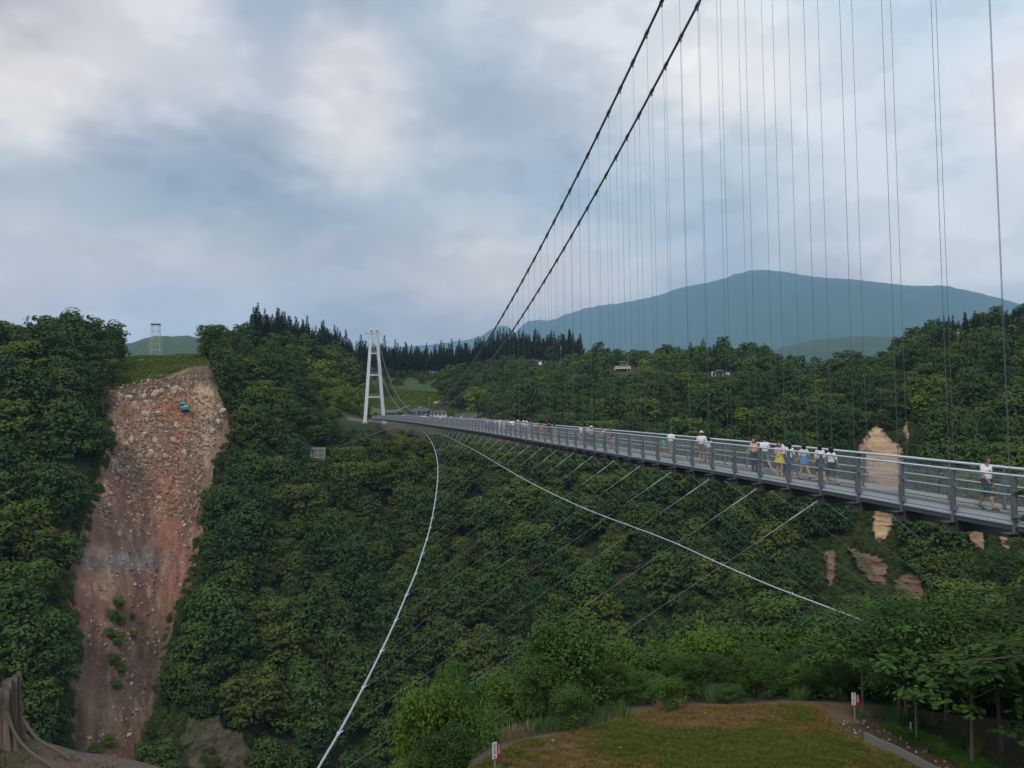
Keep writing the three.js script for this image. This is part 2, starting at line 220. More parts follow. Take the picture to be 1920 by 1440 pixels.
// the sheet of ground itself (polar grid, finer on the far gorge wall)
{
  const phis = []; for (let a = -180; a < -28; a += 4) phis.push(a); for (let a = -28; a < 56; a += 0.4) phis.push(a); for (let a = 56; a <= 180; a += 4) phis.push(a); if (phis[phis.length - 1] < 180) phis.push(180);
  const rs = []; for (let r = 58; r < 205; r += 7) rs.push(r); for (let r = 205; r < 480; r += 3) rs.push(r); for (let r = 480; r < 760; r += 7) rs.push(r); for (let r = 760; r < 2700; r += 80) rs.push(r);
  const g = gridMesh(phis.length - 1, rs.length - 1, (i, j) => {
    const a = phis[i] * D2R, r = rs[j], x = Math.sin(a) * r, z = -Math.cos(a) * r; let h = gorgeH(x, z);
    if (r < 75) h = lerp(nearH(x, z) - 1.5, h, sstep(58, 75, r));
    const n = fbm(x * 0.09, z * 0.09, 4, 4), m = fbm(x * 0.4, z * 0.4, 9, 2);
    const so = sstep(-0.1, 0.5, fbm(x * 0.05, z * 0.05, 61, 3)); let c = [lerp(0.030, 0.065, so) + 0.012 * n, lerp(0.045, 0.048, so) + 0.015 * n + 0.01 * m, lerp(0.013, 0.026, so) + 0.005 * n];
    const P = toPix(V(x, h, z));
    if (inPoly(P[0], P[1], MEADOW)) { const b = sstep(0.05, 0.5, fbm(x * 0.12, z * 0.12, 2, 3)); c = [lerp(0.075, 0.12, b), lerp(0.13, 0.085, b), lerp(0.03, 0.045, b)]; }
    else if (r > 405 && r < 500 && P[0] > 690 && P[0] < 860 && P[1] < 775) c = [0.085 + 0.05 * n + 0.03 * m, 0.14 + 0.03 * n + 0.03 * m, 0.03];
    else if (r >= 500 && r < 610 && P[0] > 680 && P[0] < 870) c = [0.05 + 0.02 * n, 0.082 + 0.025 * n + 0.01 * m, 0.022];
    else if (r > 376 && r < 470 && P[0] > 655 && P[0] < 930 && P[1] > 774 && r < (P[0] < 690 ? 386 : 470)) { const b = sstep(-0.1, 0.3, n); c = [lerp(0.09, 0.2, b), lerp(0.10, 0.18, b), lerp(0.05, 0.14, b)]; }
    return [x, h, z, ...c];
  });
  structure('ground', g, new THREE.MeshStandardMaterial({ vertexColors: true, roughness: 1 }));
}
// hills and the volcano far behind, each from its skyline in the photo and a distance; all carry the same dark green of woods, the fog alone pales them
const WOODS = [0.045, 0.078, 0.03];
function range(name, sky, rTop, rFoot, rBack, hFoot, amp, colr, step) {
  const x0 = sky[0][0], x1 = sky[sky.length - 1][0], nu = Math.round((x1 - x0) / step), nv = 46, top = curveThrough(sky);
  const g = gridMesh(nu, nv, (i, j) => {
    const px = lerp(x0, x1, i / nu), d = ray(px, top(px)), k = 1 / Math.hypot(d.x, d.z), ht = d.y * k * rTop, phi = Math.atan2(d.x, -d.z);
    const t = j / nv, s = t < 0.8 ? t / 0.8 : 1 - (t - 0.8) / 0.2 * 0.6, r = t < 0.8 ? lerp(rFoot, rTop, t / 0.8) : lerp(rTop, rBack, (t - 0.8) / 0.2);
    const x = Math.sin(phi) * r, z = -Math.cos(phi) * r, sc = 5.5 / rTop;
    const ridge = fbm(x * sc * 1.3, z * sc * 1.3, 5, 5), tex = fbm(x * sc * 24, z * sc * 24, 6, 3);
    const e = s * s * (3 - 2 * s) * 0.6 + s * 0.4, h = hFoot + (ht - hFoot) * e + amp * (ridge * Math.sin(Math.min(1, s * 1.02) * Math.PI) + (rTop < 5000 ? 0.16 : 0.05) * tex);
    const n = 0.5 + 0.5 * fbm(x * sc * 7, z * sc * 7, 8, 4), c = colr.map((v, q) => v * (0.7 + 0.6 * n + 0.25 * tex));
    return [x, h, z, ...c];
  });
  structure(name, g, new THREE.MeshStandardMaterial({ vertexColors: true, roughness: 1 }));
}
range('mountain', [[560, 668], [700, 655], [820, 646], [900, 632], [925, 616], [950, 611], [966, 622], [985, 606], [1004, 600], [1030, 601], [1060, 590], [1105, 577], [1165, 568], [1225, 557], [1285, 541], [1345, 528], [1380, 517], [1410, 510], [1435, 508.5], [1470, 512], [1520, 519], [1570, 523], [1640, 531], [1700, 536], [1770, 537], [1820, 546], [1870, 559], [1930, 575], [2050, 600], [2300, 640]], 11000, 5200, 12500, -100, 300, WOODS, 3);
range('hill', [[1380, 700], [1440, 662], [1490, 645], [1530, 638], [1575, 632], [1620, 630], [1660, 632], [1710, 633], [1760, 636], [1900, 650]], 3900, 2500, 4500, -60, 45, WOODS, 4);
range('hill', [[60, 690], [150, 668], [190, 642], [215, 640], [240, 645], [268, 637], [290, 631], [320, 632], [350, 631], [385, 637], [440, 648], [520, 665]], 2500, 1300, 2900, -30, 30, WOODS, 3);
// ---------------------------------------------------------------- trees
const ROCKS = [];
class Leaves {
  constructor() { this.p = []; this.c = []; }
  // one leaf (or small spray): a bent kite of two triangles around centre q, length along a, width along b
  kite(q, a, b, col) { const P = this.p, C = this.c; const v = [[-a.x, -a.y, -a.z], [b.x, b.y, b.z], [a.x, a.y, a.z], [-b.x, -b.y, -b.z]]; for (const k of [0, 1, 2, 0, 2, 3]) { P.push(q.x + v[k][0], q.y + v[k][1], q.z + v[k][2]); C.push(col[0], col[1], col[2]); } }
  geo() { const g = new THREE.BufferGeometry(); g.setAttribute('position', new THREE.Float32BufferAttribute(this.p, 3)); g.setAttribute('color', new THREE.Float32BufferAttribute(this.c, 3)); g.computeVertexNormals(); return g; }
}
const tmpA = V(0, 0, 0), tmpB = V(0, 0, 0), tmpN = V(0, 0, 0);
function leafAt(L, R, q, nrm, size, aspect, col, jit) {
  tmpN.set(nrm.x + (R() - 0.5) * jit, nrm.y + (R() - 0.5) * jit, nrm.z + (R() - 0.5) * jit).normalize();
  const t = R() * 6.2832; tmpA.set(Math.cos(t), R() - 0.5, Math.sin(t)); tmpA.addScaledVector(tmpN, -tmpA.dot(tmpN)).normalize(); tmpB.crossVectors(tmpN, tmpA);
  tmpA.multiplyScalar(size); tmpB.multiplyScalar(size * aspect); L.kite(q, tmpA, tmpB, col);
}
// a crown as clumps of small leaf sprays on the outside of flattened pads; heights in metres, foot at 0
function crownGeo(seed, o) {
  const R = rng(seed), L = new Leaves(), n = V(0, 0, 0), q = V(0, 0, 0);
  for (let k = 0; k < o.clumps; k++) {
    const t = (k + 0.5) / o.clumps, a = k * 2.39996 + R() * 0.7, hh = 1 - t;                         // top to bottom
    const prof = o.profile(1 - hh), rr = o.rad * prof * Math.sqrt(0.12 + 0.88 * R());
    const cx = Math.cos(a) * rr + (o.lean || 0) * hh, cz = Math.sin(a) * rr, cy = lerp(o.h0, o.h1, hh) + (R() - 0.5) * 0.9;
    const pr = o.pad * (0.65 + 0.7 * R()), pf = o.flat * (0.8 + 0.4 * R()), cv = 0.86 + 0.28 * R(), yel = (R() - 0.5) * 0.16;
    const leaves = Math.round(o.leaves * pr * pr / (o.pad * o.pad));
    for (let j = 0; j < leaves; j++) {
      const th = R() * 6.2832, w = 1 - 1.45 * Math.pow(R(), 1.25), s = Math.sqrt(Math.max(0, 1 - w * w));
      const rough = 0.82 + 0.3 * R(); n.set(Math.cos(th) * s, w, Math.sin(th) * s);
      q.set(cx + n.x * pr * rough, cy + n.y * pr * pf * rough, cz + n.z * pr * rough);
      n.set(n.x, n.y + 0.45, n.z);
      const lv = cv * (0.9 + 0.2 * R());
      leafAt(L, R, q, n, o.size * (0.65 + 0.7 * R()), 0.62, [o.col[0] * lv * (1 + yel), o.col[1] * lv, o.col[2] * lv * (1 - yel)], 0.75);
    }
  }
  return L.geo();
}
function trunkGeo(seed, h, r, spread, limbs, lean = 0) {
  const R = rng(seed), list = [], top = V(lean * 0.7, h * 0.8, 0); list.push(bar(V(0, -2.5, 0), V(lean * 0.25, h * 0.42, 0), r, 7, r * 0.72)); list.push(bar(V(lean * 0.25, h * 0.42, 0), top, r * 0.72, 6, r * 0.25));
  for (let i = 0; i < limbs; i++) { const a = i * 2.4 + R(), y = h * (0.35 + 0.4 * i / limbs), b = V(lean * y / h * 0.7, y, 0); list.push(bar(b, V(b.x + Math.cos(a) * spread * (0.6 + 0.4 * R()), y + h * (0.14 + 0.12 * R()), Math.sin(a) * spread * (0.6 + 0.4 * R())), r * 0.36, 5, r * 0.12)); }
  return merge(list);
}
const dome = t => Math.sqrt(Math.max(0.02, 1 - Math.pow(1 - t, 2.2))) * (t > 0.75 ? 1 - (t - 0.75) * 1.1 : 1);
const oval = t => Math.sin(Math.PI * clamp(0.12 + 0.82 * t, 0, 1)) * 0.95 + 0.08;
const flatTop = t => t < 0.35 ? 0.75 + 0.6 * t : 1 - (t - 0.35) * 0.8;
const GREEN = [[0.060, 0.100, 0.023], [0.076, 0.112, 0.023], [0.048, 0.086, 0.025], [0.068, 0.094, 0.028], [0.092, 0.134, 0.025]];
const BROAD = [
  { h0: 3.4, h1: 12.6, rad: 5.0, pad: 2.1, flat: 0.55, clumps: 44, leaves: 46, size: 0.46, profile: dome, col: GREEN[0], h: 13.5, limbs: 5 },
  { h0: 2.8, h1: 10.6, rad: 6.2, pad: 2.3, flat: 0.42, clumps: 44, leaves: 50, size: 0.48, profile: flatTop, col: GREEN[1], h: 11.5, limbs: 6, lean: 0.8 },
  { h0: 3.2, h1: 15.4, rad: 4.4, pad: 1.9, flat: 0.60, clumps: 48, leaves: 42, size: 0.43, profile: oval, col: GREEN[2], h: 15.5, limbs: 5 },
  { h0: 2.4, h1: 9.6, rad: 4.9, pad: 1.8, flat: 0.50, clumps: 44, leaves: 42, size: 0.41, profile: dome, col: GREEN[3], h: 10, limbs: 5, lean: -0.6 },
  { h0: 2.0, h1: 8.6, rad: 4.0, pad: 1.6, flat: 0.45, clumps: 40, leaves: 42, size: 0.40, profile: flatTop, col: GREEN[4], h: 9, limbs: 5 },
].map((o, i) => ({ ...o, crown: crownGeo(100 + i, o), trunk: trunkGeo(200 + i, o.h, 0.24, o.rad * 0.8, o.limbs, o.lean || 0) }));
const FARB = BROAD.map((o, i) => ({ ...o, crown: crownGeo(300 + i, { ...o, clumps: 24, leaves: 20, size: o.size * 1.6 }) }));
function cedarGeo(seed, h, rad, rings, per) {
  const R = rng(seed), L = new Leaves(), n = V(0, 0, 0), q = V(0, 0, 0), a = V(0, 0, 0), b = V(0, 0, 0);
  for (let k = 0; k < rings; k++) { const t = k / (rings - 1), y = lerp(h, h * 0.30, t), rr = rad * (0.06 + 0.94 * Math.pow(t, 0.75)) * (0.8 + 0.4 * R()); const m = Math.round(per * (0.25 + 0.75 * t));
    for (let j = 0; j < m; j++) { const th = R() * 6.2832, s = rr * (0.35 + 0.65 * Math.sqrt(R())), lv = 0.75 + 0.5 * R(), c = Math.cos(th), d = Math.sin(th); q.set(c * s, y - s * 0.38 + (R() - 0.5) * 0.5, d * s); a.set(c * 0.8, -0.42 + 0.3 * R(), d * 0.8).multiplyScalar(0.55 + 0.45 * R()); b.set(-d, (R() - 0.5) * 1.2, c).multiplyScalar(0.26 + 0.2 * R()); L.kite(q, a, b, [0.030 * lv, 0.052 * lv, 0.024 * lv]); } }
  return L.geo();
}
const CEDAR = [[21, 2.5], [18, 2.2], [24, 2.7]].map(([h, r], i) => ({ h, rad: r, h0: h * 0.3, h1: h, crown: cedarGeo(400 + i, h, r, 26, 26), trunk: bar(V(0, -2, 0), V(0, h * 0.95, 0), 0.26, 6, 0.05) }));
const barkM = std(0.11, 0.085, 0.065, 0.95), paleBarkM = std(0.19, 0.165, 0.135, 0.95);
const leafM = new THREE.MeshPhysicalMaterial({ vertexColors: true, roughness: 0.9, specularIntensity: 0.25, side: THREE.DoubleSide });
const TINTS = [[1, 1, 1], [1.12, 1.05, 0.95], [0.84, 0.9, 0.97], [1.22, 1.15, 0.95], [0.94, 1.05, 0.97], [1.06, 0.95, 0.92], [0.72, 0.8, 0.92], [1.45, 1.32, 0.88]];
const tintM = TINTS.map(t => { const m = leafM.clone(); m.color = col(...t); return m; });

// where trees stand
const forest = [];
function covers(x, y, z, h, rad, r) {
  const p = V(x, y, z), q = [0.97, 0.8, 0.62, 0.45, 0.28].map(k => toPix(V(x, y + h * k, z))), w = rad * F / r * 0.75;
  for (const c of CLEAR) if (r < c.r) { const B = c.box || (c.box = [Math.min(...c.poly.map(v => v[0])), Math.max(...c.poly.map(v => v[0])), Math.min(...c.poly.map(v => v[1])), Math.max(...c.poly.map(v => v[1]))]); if (q[0][0] + w < B[0] || q[0][0] - w > B[1] || q[0][1] > B[3] || q[4][1] < B[2]) continue; for (const [a, b] of q) { if (inPoly(a, b, c.poly) || inPoly(a - w, b, c.poly) || inPoly(a + w, b, c.poly)) return true; } }
  const f = toPix(p); for (const c of CLEAR) if (r < c.r + 14 && inPoly(f[0], f[1], c.poly)) return true;
  return false;
}
{
  const R = rng(7);
  for (let r = 214; r < 720; ) {
    const big = r > 480, dr = big ? 8 : 5.6, da = (big ? 7.0 : 6.4) / r;
    for (let a = -27 * D2R; a < 53 * D2R; a += da) {
      const rr = r + (R() - 0.5) * dr * 1.3, aa = a + (R() - 0.5) * da * 1.2, k1 = R(), k2 = R(), k3 = R(), k4 = R();
      const x = Math.sin(aa) * rr, z = -Math.cos(aa) * rr, y = gorgeH(x, z), P = toPix(V(x, y, z));
      // cedars stand on the ridge behind the bridge head and in patches of the woods
      const ridge = P[0] > 470 && P[0] < 1090 && rr > interp([[470, 430], [560, 500], [640, 560], [700, 575], [800, 590], [900, 560], [1000, 545], [1090, 520]], P[0]);
      const patch = fbm(x * 0.013, z * 0.013, 21, 2) > 0.42 || (P[0] > 1690 && rr > 405 && fbm(x * 0.02, z * 0.02, 22, 2) > -0.05);
      const cedar = ridge || (patch && k1 < 0.7) || k1 < 0.015;
      if (!ridge && rr > 395 && P[0] > 690 && P[0] < 835 && rr < 600) { if (rr < 478) continue; }                 // open slope behind the station
      let vi, list, s;
      if (cedar) { list = CEDAR; vi = Math.floor(k2 * 3); s = (0.75 + 0.35 * k3) * (ridge ? 1 : 0.62); }
      else { list = BROAD; vi = Math.floor(k2 * 4.25); s = (0.68 + 0.8 * k3 * k3 + 0.1 * k1) * lerp(1, 0.72, sstep(300, 420, rr)); if (P[0] > 560 && P[0] < 690 && rr > 372 && rr < 470) { vi = 4; s *= 0.8; } if (P[0] > 690 && P[0] < 835 && rr >= 478 && rr < 600) { vi = 3; s = 0.28 + 0.25 * k3; } }
      const o = list[vi], hgt = o.h * s, rad = (o.rad + 1.2) * s;
      if (P[0] > 222 && P[0] < 386 && rr > 350) continue;                                                                      // open ground behind the meadow
      if (covers(x, y, z, hgt, rad, rr)) { // only low growth fits here
        for (let q = 0; q < 8; q++) { const s2 = 0.12 + 0.24 * R(), ox = x + (R() - 0.5) * 8, oz = z + (R() - 0.5) * 8, oy = gorgeH(ox, oz), r2 = Math.hypot(ox, oz); if (r2 < 400 && !covers(ox, oy, oz, 9 * s2, 4.4 * s2, r2)) { const Q = toPix(V(ox, oy, oz)); forest.push({ cedar: false, low: true, vi: 3 + (R() < 0.4 ? 1 : 0), s: s2, x: ox, y: oy - 0.4, z: oz, r: r2, rot: R() * 6, tint: Math.floor(R() * 6), px: Q[0], py: Q[1] }); } }
        continue;
      }
      forest.push({ cedar, vi, s, x, y: y - 0.3, z, r: rr, rot: k4 * 6.2832, tint: !cedar && vi === 4 && R() < 0.7 ? 7 : Math.floor(R() * 7), px: P[0], py: P[1] - hgt * 0.6 * F / rr });
    }
    r += dr;
  }
}
{ // undergrowth between the trees
  const R = rng(77);
  for (let i = 0; i < 2600; i++) { const a = lerp(-24, 50, R()) * D2R, r = lerp(214, 400, Math.sqrt(R())), x = Math.sin(a) * r, z = -Math.cos(a) * r, y = gorgeH(x, z), s = 0.16 + 0.2 * R(); if (covers(x, y, z, 9 * s, 4.4 * s, r)) continue; const P = toPix(V(x, y, z)); forest.push({ cedar: false, low: true, vi: R() < 0.7 ? 3 : 4, s, x, y: y - 0.5, z, r, rot: R() * 6.28, tint: Math.floor(R() * 7), px: P[0], py: P[1] }); }
}
{ // low growth round the cliffs and along the scar
  const R = rng(78);
  for (const poly of [...CLIFFS.map(c => c.poly), SLIDE]) { const xs = poly.map(q => q[0]), ys = poly.map(q => q[1]), x0 = Math.min(...xs) - 26, x1 = Math.max(...xs) + 26, y0 = Math.min(...ys) - 14, y1 = Math.max(...ys) + 40, n = Math.round((x1 - x0) * (y1 - y0) / 45); for (let i = 0; i < n; i++) { const px = lerp(x0, x1, R()), py = lerp(y0, y1, R()), e = distPoly(px, py, poly); if (e < 0 || e > 30) continue; const h = hitGorgeFast(px, py), y = gorgeH(h.x, h.z), r = Math.hypot(h.x, h.z), s = 0.10 + 0.2 * R(); if (r > 348 || covers(h.x, y, h.z, 8 * s, 4 * s, r)) continue; forest.push({ cedar: false, low: true, vi: R() < 0.7 ? 3 : 4, s, x: h.x, y: y - 0.35, z: h.z, r, rot: R() * 6.28, tint: Math.floor(R() * 7), px, py }); } }
}
function treeGroup(kind, label, cat, o, t, grp, bark = barkM) {
  const g = group(kind, label, cat, V(t.x, t.y, t.z), grp); g.rotation.y = t.rot; g.scale.set(t.s, t.s * (t.sy || 1), t.s);
  part('trunk', o.trunk, bark, g); part('crown', o.crown, tintM[t.tint], g); return g;
}
{
  // the trees that show largest stand as single things; the rest of the wood is one mass
  const vis = t => t.px > 0 && t.px < 1920 && t.py > 560 && t.py < 1400;
  const bl = forest.filter(t => !t.cedar && !t.low && vis(t)).sort((a, b) => b.s / b.r - a.s / a.r), cd = forest.filter(t => t.cedar && vis(t)).sort((a, b) => b.s / b.r - a.s / a.r);
  const single = new Set([...bl.slice(0, 300), ...cd.slice(0, 220)]);
  for (const t of forest) if (single.has(t)) {
    if (t.cedar) { const f = ['mid-sized', 'short', 'tall'][t.vi] + (t.py < 690 ? ' dark pointed cedar on the ridge behind the white tower' : ' dark pointed cedar among broadleaf trees of the gorge wall'); treeGroup('cedar_tree', f, 'tree', CEDAR[t.vi], t, f + 's'); }
    else { const hue = ['mid-green', 'olive-green', 'dark blue-green', 'yellowish green', 'fresh green', 'brownish green', 'very dark green', 'bright yellow-green'][t.tint], form = ['round-domed', 'wide layered', 'tall narrow', 'low leaning', 'small flat-topped'][t.vi]; treeGroup('broadleaf_tree', hue + ' ' + form + ' broadleaf tree on the wooded gorge wall', 'tree', BROAD[t.vi], t, hue + ' ' + form + ' trees on the gorge wall'); }
  }
  const m4 = new THREE.Matrix4(), q = new THREE.Quaternion(), up = V(0, 1, 0), c = new THREE.Color();
  const mass = (name, label, list, o, pick) => {
    const L = list.filter(pick); if (!L.length) return;
    for (const [nm, geo, mat, tinted] of [['crowns', o.crown, leafM, true], ['trunks', o.trunk, barkM, false]]) {
      const im = new THREE.InstancedMesh(geo, mat, L.length); im.name = numbered(name + '_' + nm);
      L.forEach((t, i) => { q.setFromAxisAngle(up, t.rot); m4.compose(V(t.x, t.y, t.z), q, V(t.s, t.s, t.s)); im.setMatrixAt(i, m4); if (tinted) { const k = TINTS[t.tint]; c.setRGB(k[0], k[1], k[2]); im.setColorAt(i, c); } });
      im.castShadow = im.receiveShadow = true; im.userData.kind = 'stuff'; tag(im, label + (tinted ? '' : ', bare stems below the leaves'), 'forest'); scene.add(im);
    }
  };
  const rest = forest.filter(t => !single.has(t));
  BROAD.forEach((o, i) => { mass('broadleaf_wood', 'dense broadleaf wood covering the gorge wall', rest, o, t => !t.cedar && t.vi === i && t.r < 420); });
  FARB.forEach((o, i) => { mass('hilltop_wood', 'broadleaf wood on the hilltops beyond the gorge', rest, o, t => !t.cedar && t.vi === i && t.r >= 420); });
  CEDAR.forEach((o, i) => { mass('cedar_wood', 'dark cedar plantation along the ridge behind the white tower', rest, o, t => t.cedar && t.vi === i); });
}
// ---------------------------------------------------------------- suspension footbridge
const steelM = std(0.17, 0.19, 0.205, 0.55, { metalness: 0.3 }), darkSteelM = std(0.085, 0.09, 0.095, 0.6, { metalness: 0.2 }), railM = std(0.74, 0.76, 0.78, 0.32, { metalness: 0.4 }), whiteM = std(0.72, 0.73, 0.71, 0.5), cableM = std(0.16, 0.165, 0.17, 0.55, { metalness: 0.3 }), galvM = std(0.55, 0.57, 0.60, 0.4, { metalness: 0.4 }), hangerM = std(0.12, 0.135, 0.15, 0.5, { metalness: 0.2 }), tieM = std(0.34, 0.36, 0.38, 0.5, { metalness: 0.3 }), deckM = std(0.22, 0.235, 0.25, 0.8), grateM = std(0.15, 0.165, 0.18, 0.7), curbM = std(0.50, 0.53, 0.56, 0.45, { metalness: 0.3 });
const BX0 = 19.93, BX1 = 22.07, BXC = (BX0 + BX1) / 2, PITCHB = 2.4, K0 = -12, K1 = 147, zAt = k => 20 + k * PITCHB;
const deckY = (() => { const f = curveThrough([[-10, -2.4], [20, -1.84], [28, -1.6], [38.5, -1.32], [55, -0.95], [79, -0.44], [93, -0.12], [119, 0.36], [154, 0.9], [212, 1.75], [290, 2.6], [350, 3.1], [378, 3.25]]); return z => f(z) - 1.40; })();
const cableY = z => 1.75 + (z < 182 ? 0.001235 : 0.00114) * (z - 182) * (z - 182);
const bridge = group('suspension_bridge', 'long grey pedestrian suspension bridge with white tower across the wooded gorge', 'bridge');
// towers
function tower(Z, ground, topY) {
  const t = new THREE.Group(); t.name = 'tower'; bridge.add(t); t.position.set(BXC + 0.05, ground, Z);
  const H = topY - ground;
  for (const s of [-1, 1]) {
    const g = new THREE.BoxGeometry(1.5, H, 1.9, 1, 12, 1); const P = g.attributes.position;
    for (let i = 0; i < P.count; i++) { const y = P.getY(i) + H / 2, k = clamp(y / H, 0, 1), w = lerp(1, 0.82, k); P.setXYZ(i, P.getX(i) * w + s * lerp(4.35, 1.28, Math.pow(k, 0.93)), y, P.getZ(i) * w); } g.computeVertexNormals(); part('leg', g, whiteM, t);
    part('footing', bx(2.6, 3, 3, s * 4.4, -1.3, 0), std(0.4, 0.39, 0.36, 0.9), t);
    part('cable_saddle', merge([bx(0.8, 0.9, 2.2, s * 1.28, H + 0.3, 0), bx(1.1, 0.25, 2.8, s * 1.28, H + 0.12, 0)]), whiteM, t);
  }
  for (const k of [0.275, 0.515, 0.752]) { const half = lerp(4.35, 1.28, Math.pow(k, 0.93)); part('crossbeam', bx(half * 2 - 0.6, 0.55, 1.1, 0, H * k, 0), whiteM, t); part('walkway_rail', merge([bx(half * 2 - 0.9, 0.07, 0.07, 0, H * k + 1.2, 0.5), bx(half * 2 - 0.9, 0.07, 0.07, 0, H * k + 0.8, 0.5), bx(0.07, 1, 0.07, -half * 0.5, H * k + 0.7, 0.5), bx(0.07, 1, 0.07, half * 0.5, H * k + 0.7, 0.5)]), galvM, t); }
  const sh = new THREE.Shape(); sh.moveTo(-4.0, 0.5); sh.lineTo(4.0, 0.5); sh.lineTo(3.2, -0.5); sh.lineTo(-3.2, -0.5); const tg = new THREE.ExtrudeGeometry(sh, { depth: 1.7, bevelEnabled: false }); tg.translate(0, H - 0.9, -0.85); part('top_beam', tg, whiteM, t);
  for (const s of [-1, 1]) part('top_railing', merge([bx(2.0, 0.12, 0.12, s * 2.9, H + 0.35, 0.5), bx(2.0, 0.12, 0.12, s * 2.9, H + 0.35, -0.5), bx(0.1, 1, 0.1, s * 3.8, H - 0.15, 0.5), bx(0.1, 1, 0.1, s * 2.3, H - 0.15, 0.5)]), galvM, t);
}
tower(-371, 0.2, 42.3); tower(9, -4.5, 46.4);
// main cables, their clamps and the hangers
for (const X of [BX0 - 0.1, BX1 + 0.1]) {
  const pts = []; for (let z = -9; z <= 371; z += 10) pts.push(V(X + (z > 300 ? (BXC + 0.05 + Math.sign(X - BXC) * 1.28 - X) * (z - 300) / 71 : 0), cableY(z), -z));
  pts.push(V(BXC + 0.05 + Math.sign(X - BXC) * 1.28, 42.5, -371));
  part('main_cable', new THREE.TubeGeometry(new THREE.CatmullRomCurve3(pts), 260, 0.085, 8), cableM, bridge);
  for (const [z0, y0, z1, y1] of [[371, 42.5, 420, 2], [-9, 46.8, -60, -5]]) part('back_stay', bar(V(BXC + 0.05 + Math.sign(X - BXC) * 1.28, y0, -z0), V(X + Math.sign(X - BXC) * 2.5, y1, -z1), 0.085, 8), cableM, bridge);
  const lotR = [], lotC = [];
  for (let k = K0 + 1; k < K1; k++) {
    const z = zAt(k), yc = cableY(z), yd = deckY(z) + 0.1; if (yc - yd < 0.9) continue;
    const rod = () => merge([bar(V(X, yd, -z), V(X, yc, -z), 0.0085, 5), bar(V(X, yd, -z), V(X, yd + 0.5, -z), 0.026, 6)]);
    const sl = 2 * 0.001235 * (z - 182), dv = V(0, sl, -1).normalize().multiplyScalar(0.2), clamp_ = () => merge([bar(V(X, yc, -z).sub(dv), V(X, yc, -z).add(dv), 0.125, 8), bx(0.05, 0.3, 0.14, X, yc - 0.22, -z)]);
    if (k >= 2 && k < 62) { part('hanger', rod(), hangerM, bridge); part('cable_clamp', clamp_(), cableM, bridge); } else { lotR.push(rod()); lotC.push(clamp_()); }
  }
  for (const [n, l] of [['distant_hangers', lotR], ['distant_cable_clamps', lotC]]) { const m = part(n, merge(l), n === 'distant_hangers' ? hangerM : cableM, bridge); m.userData.kind = 'stuff'; }
}
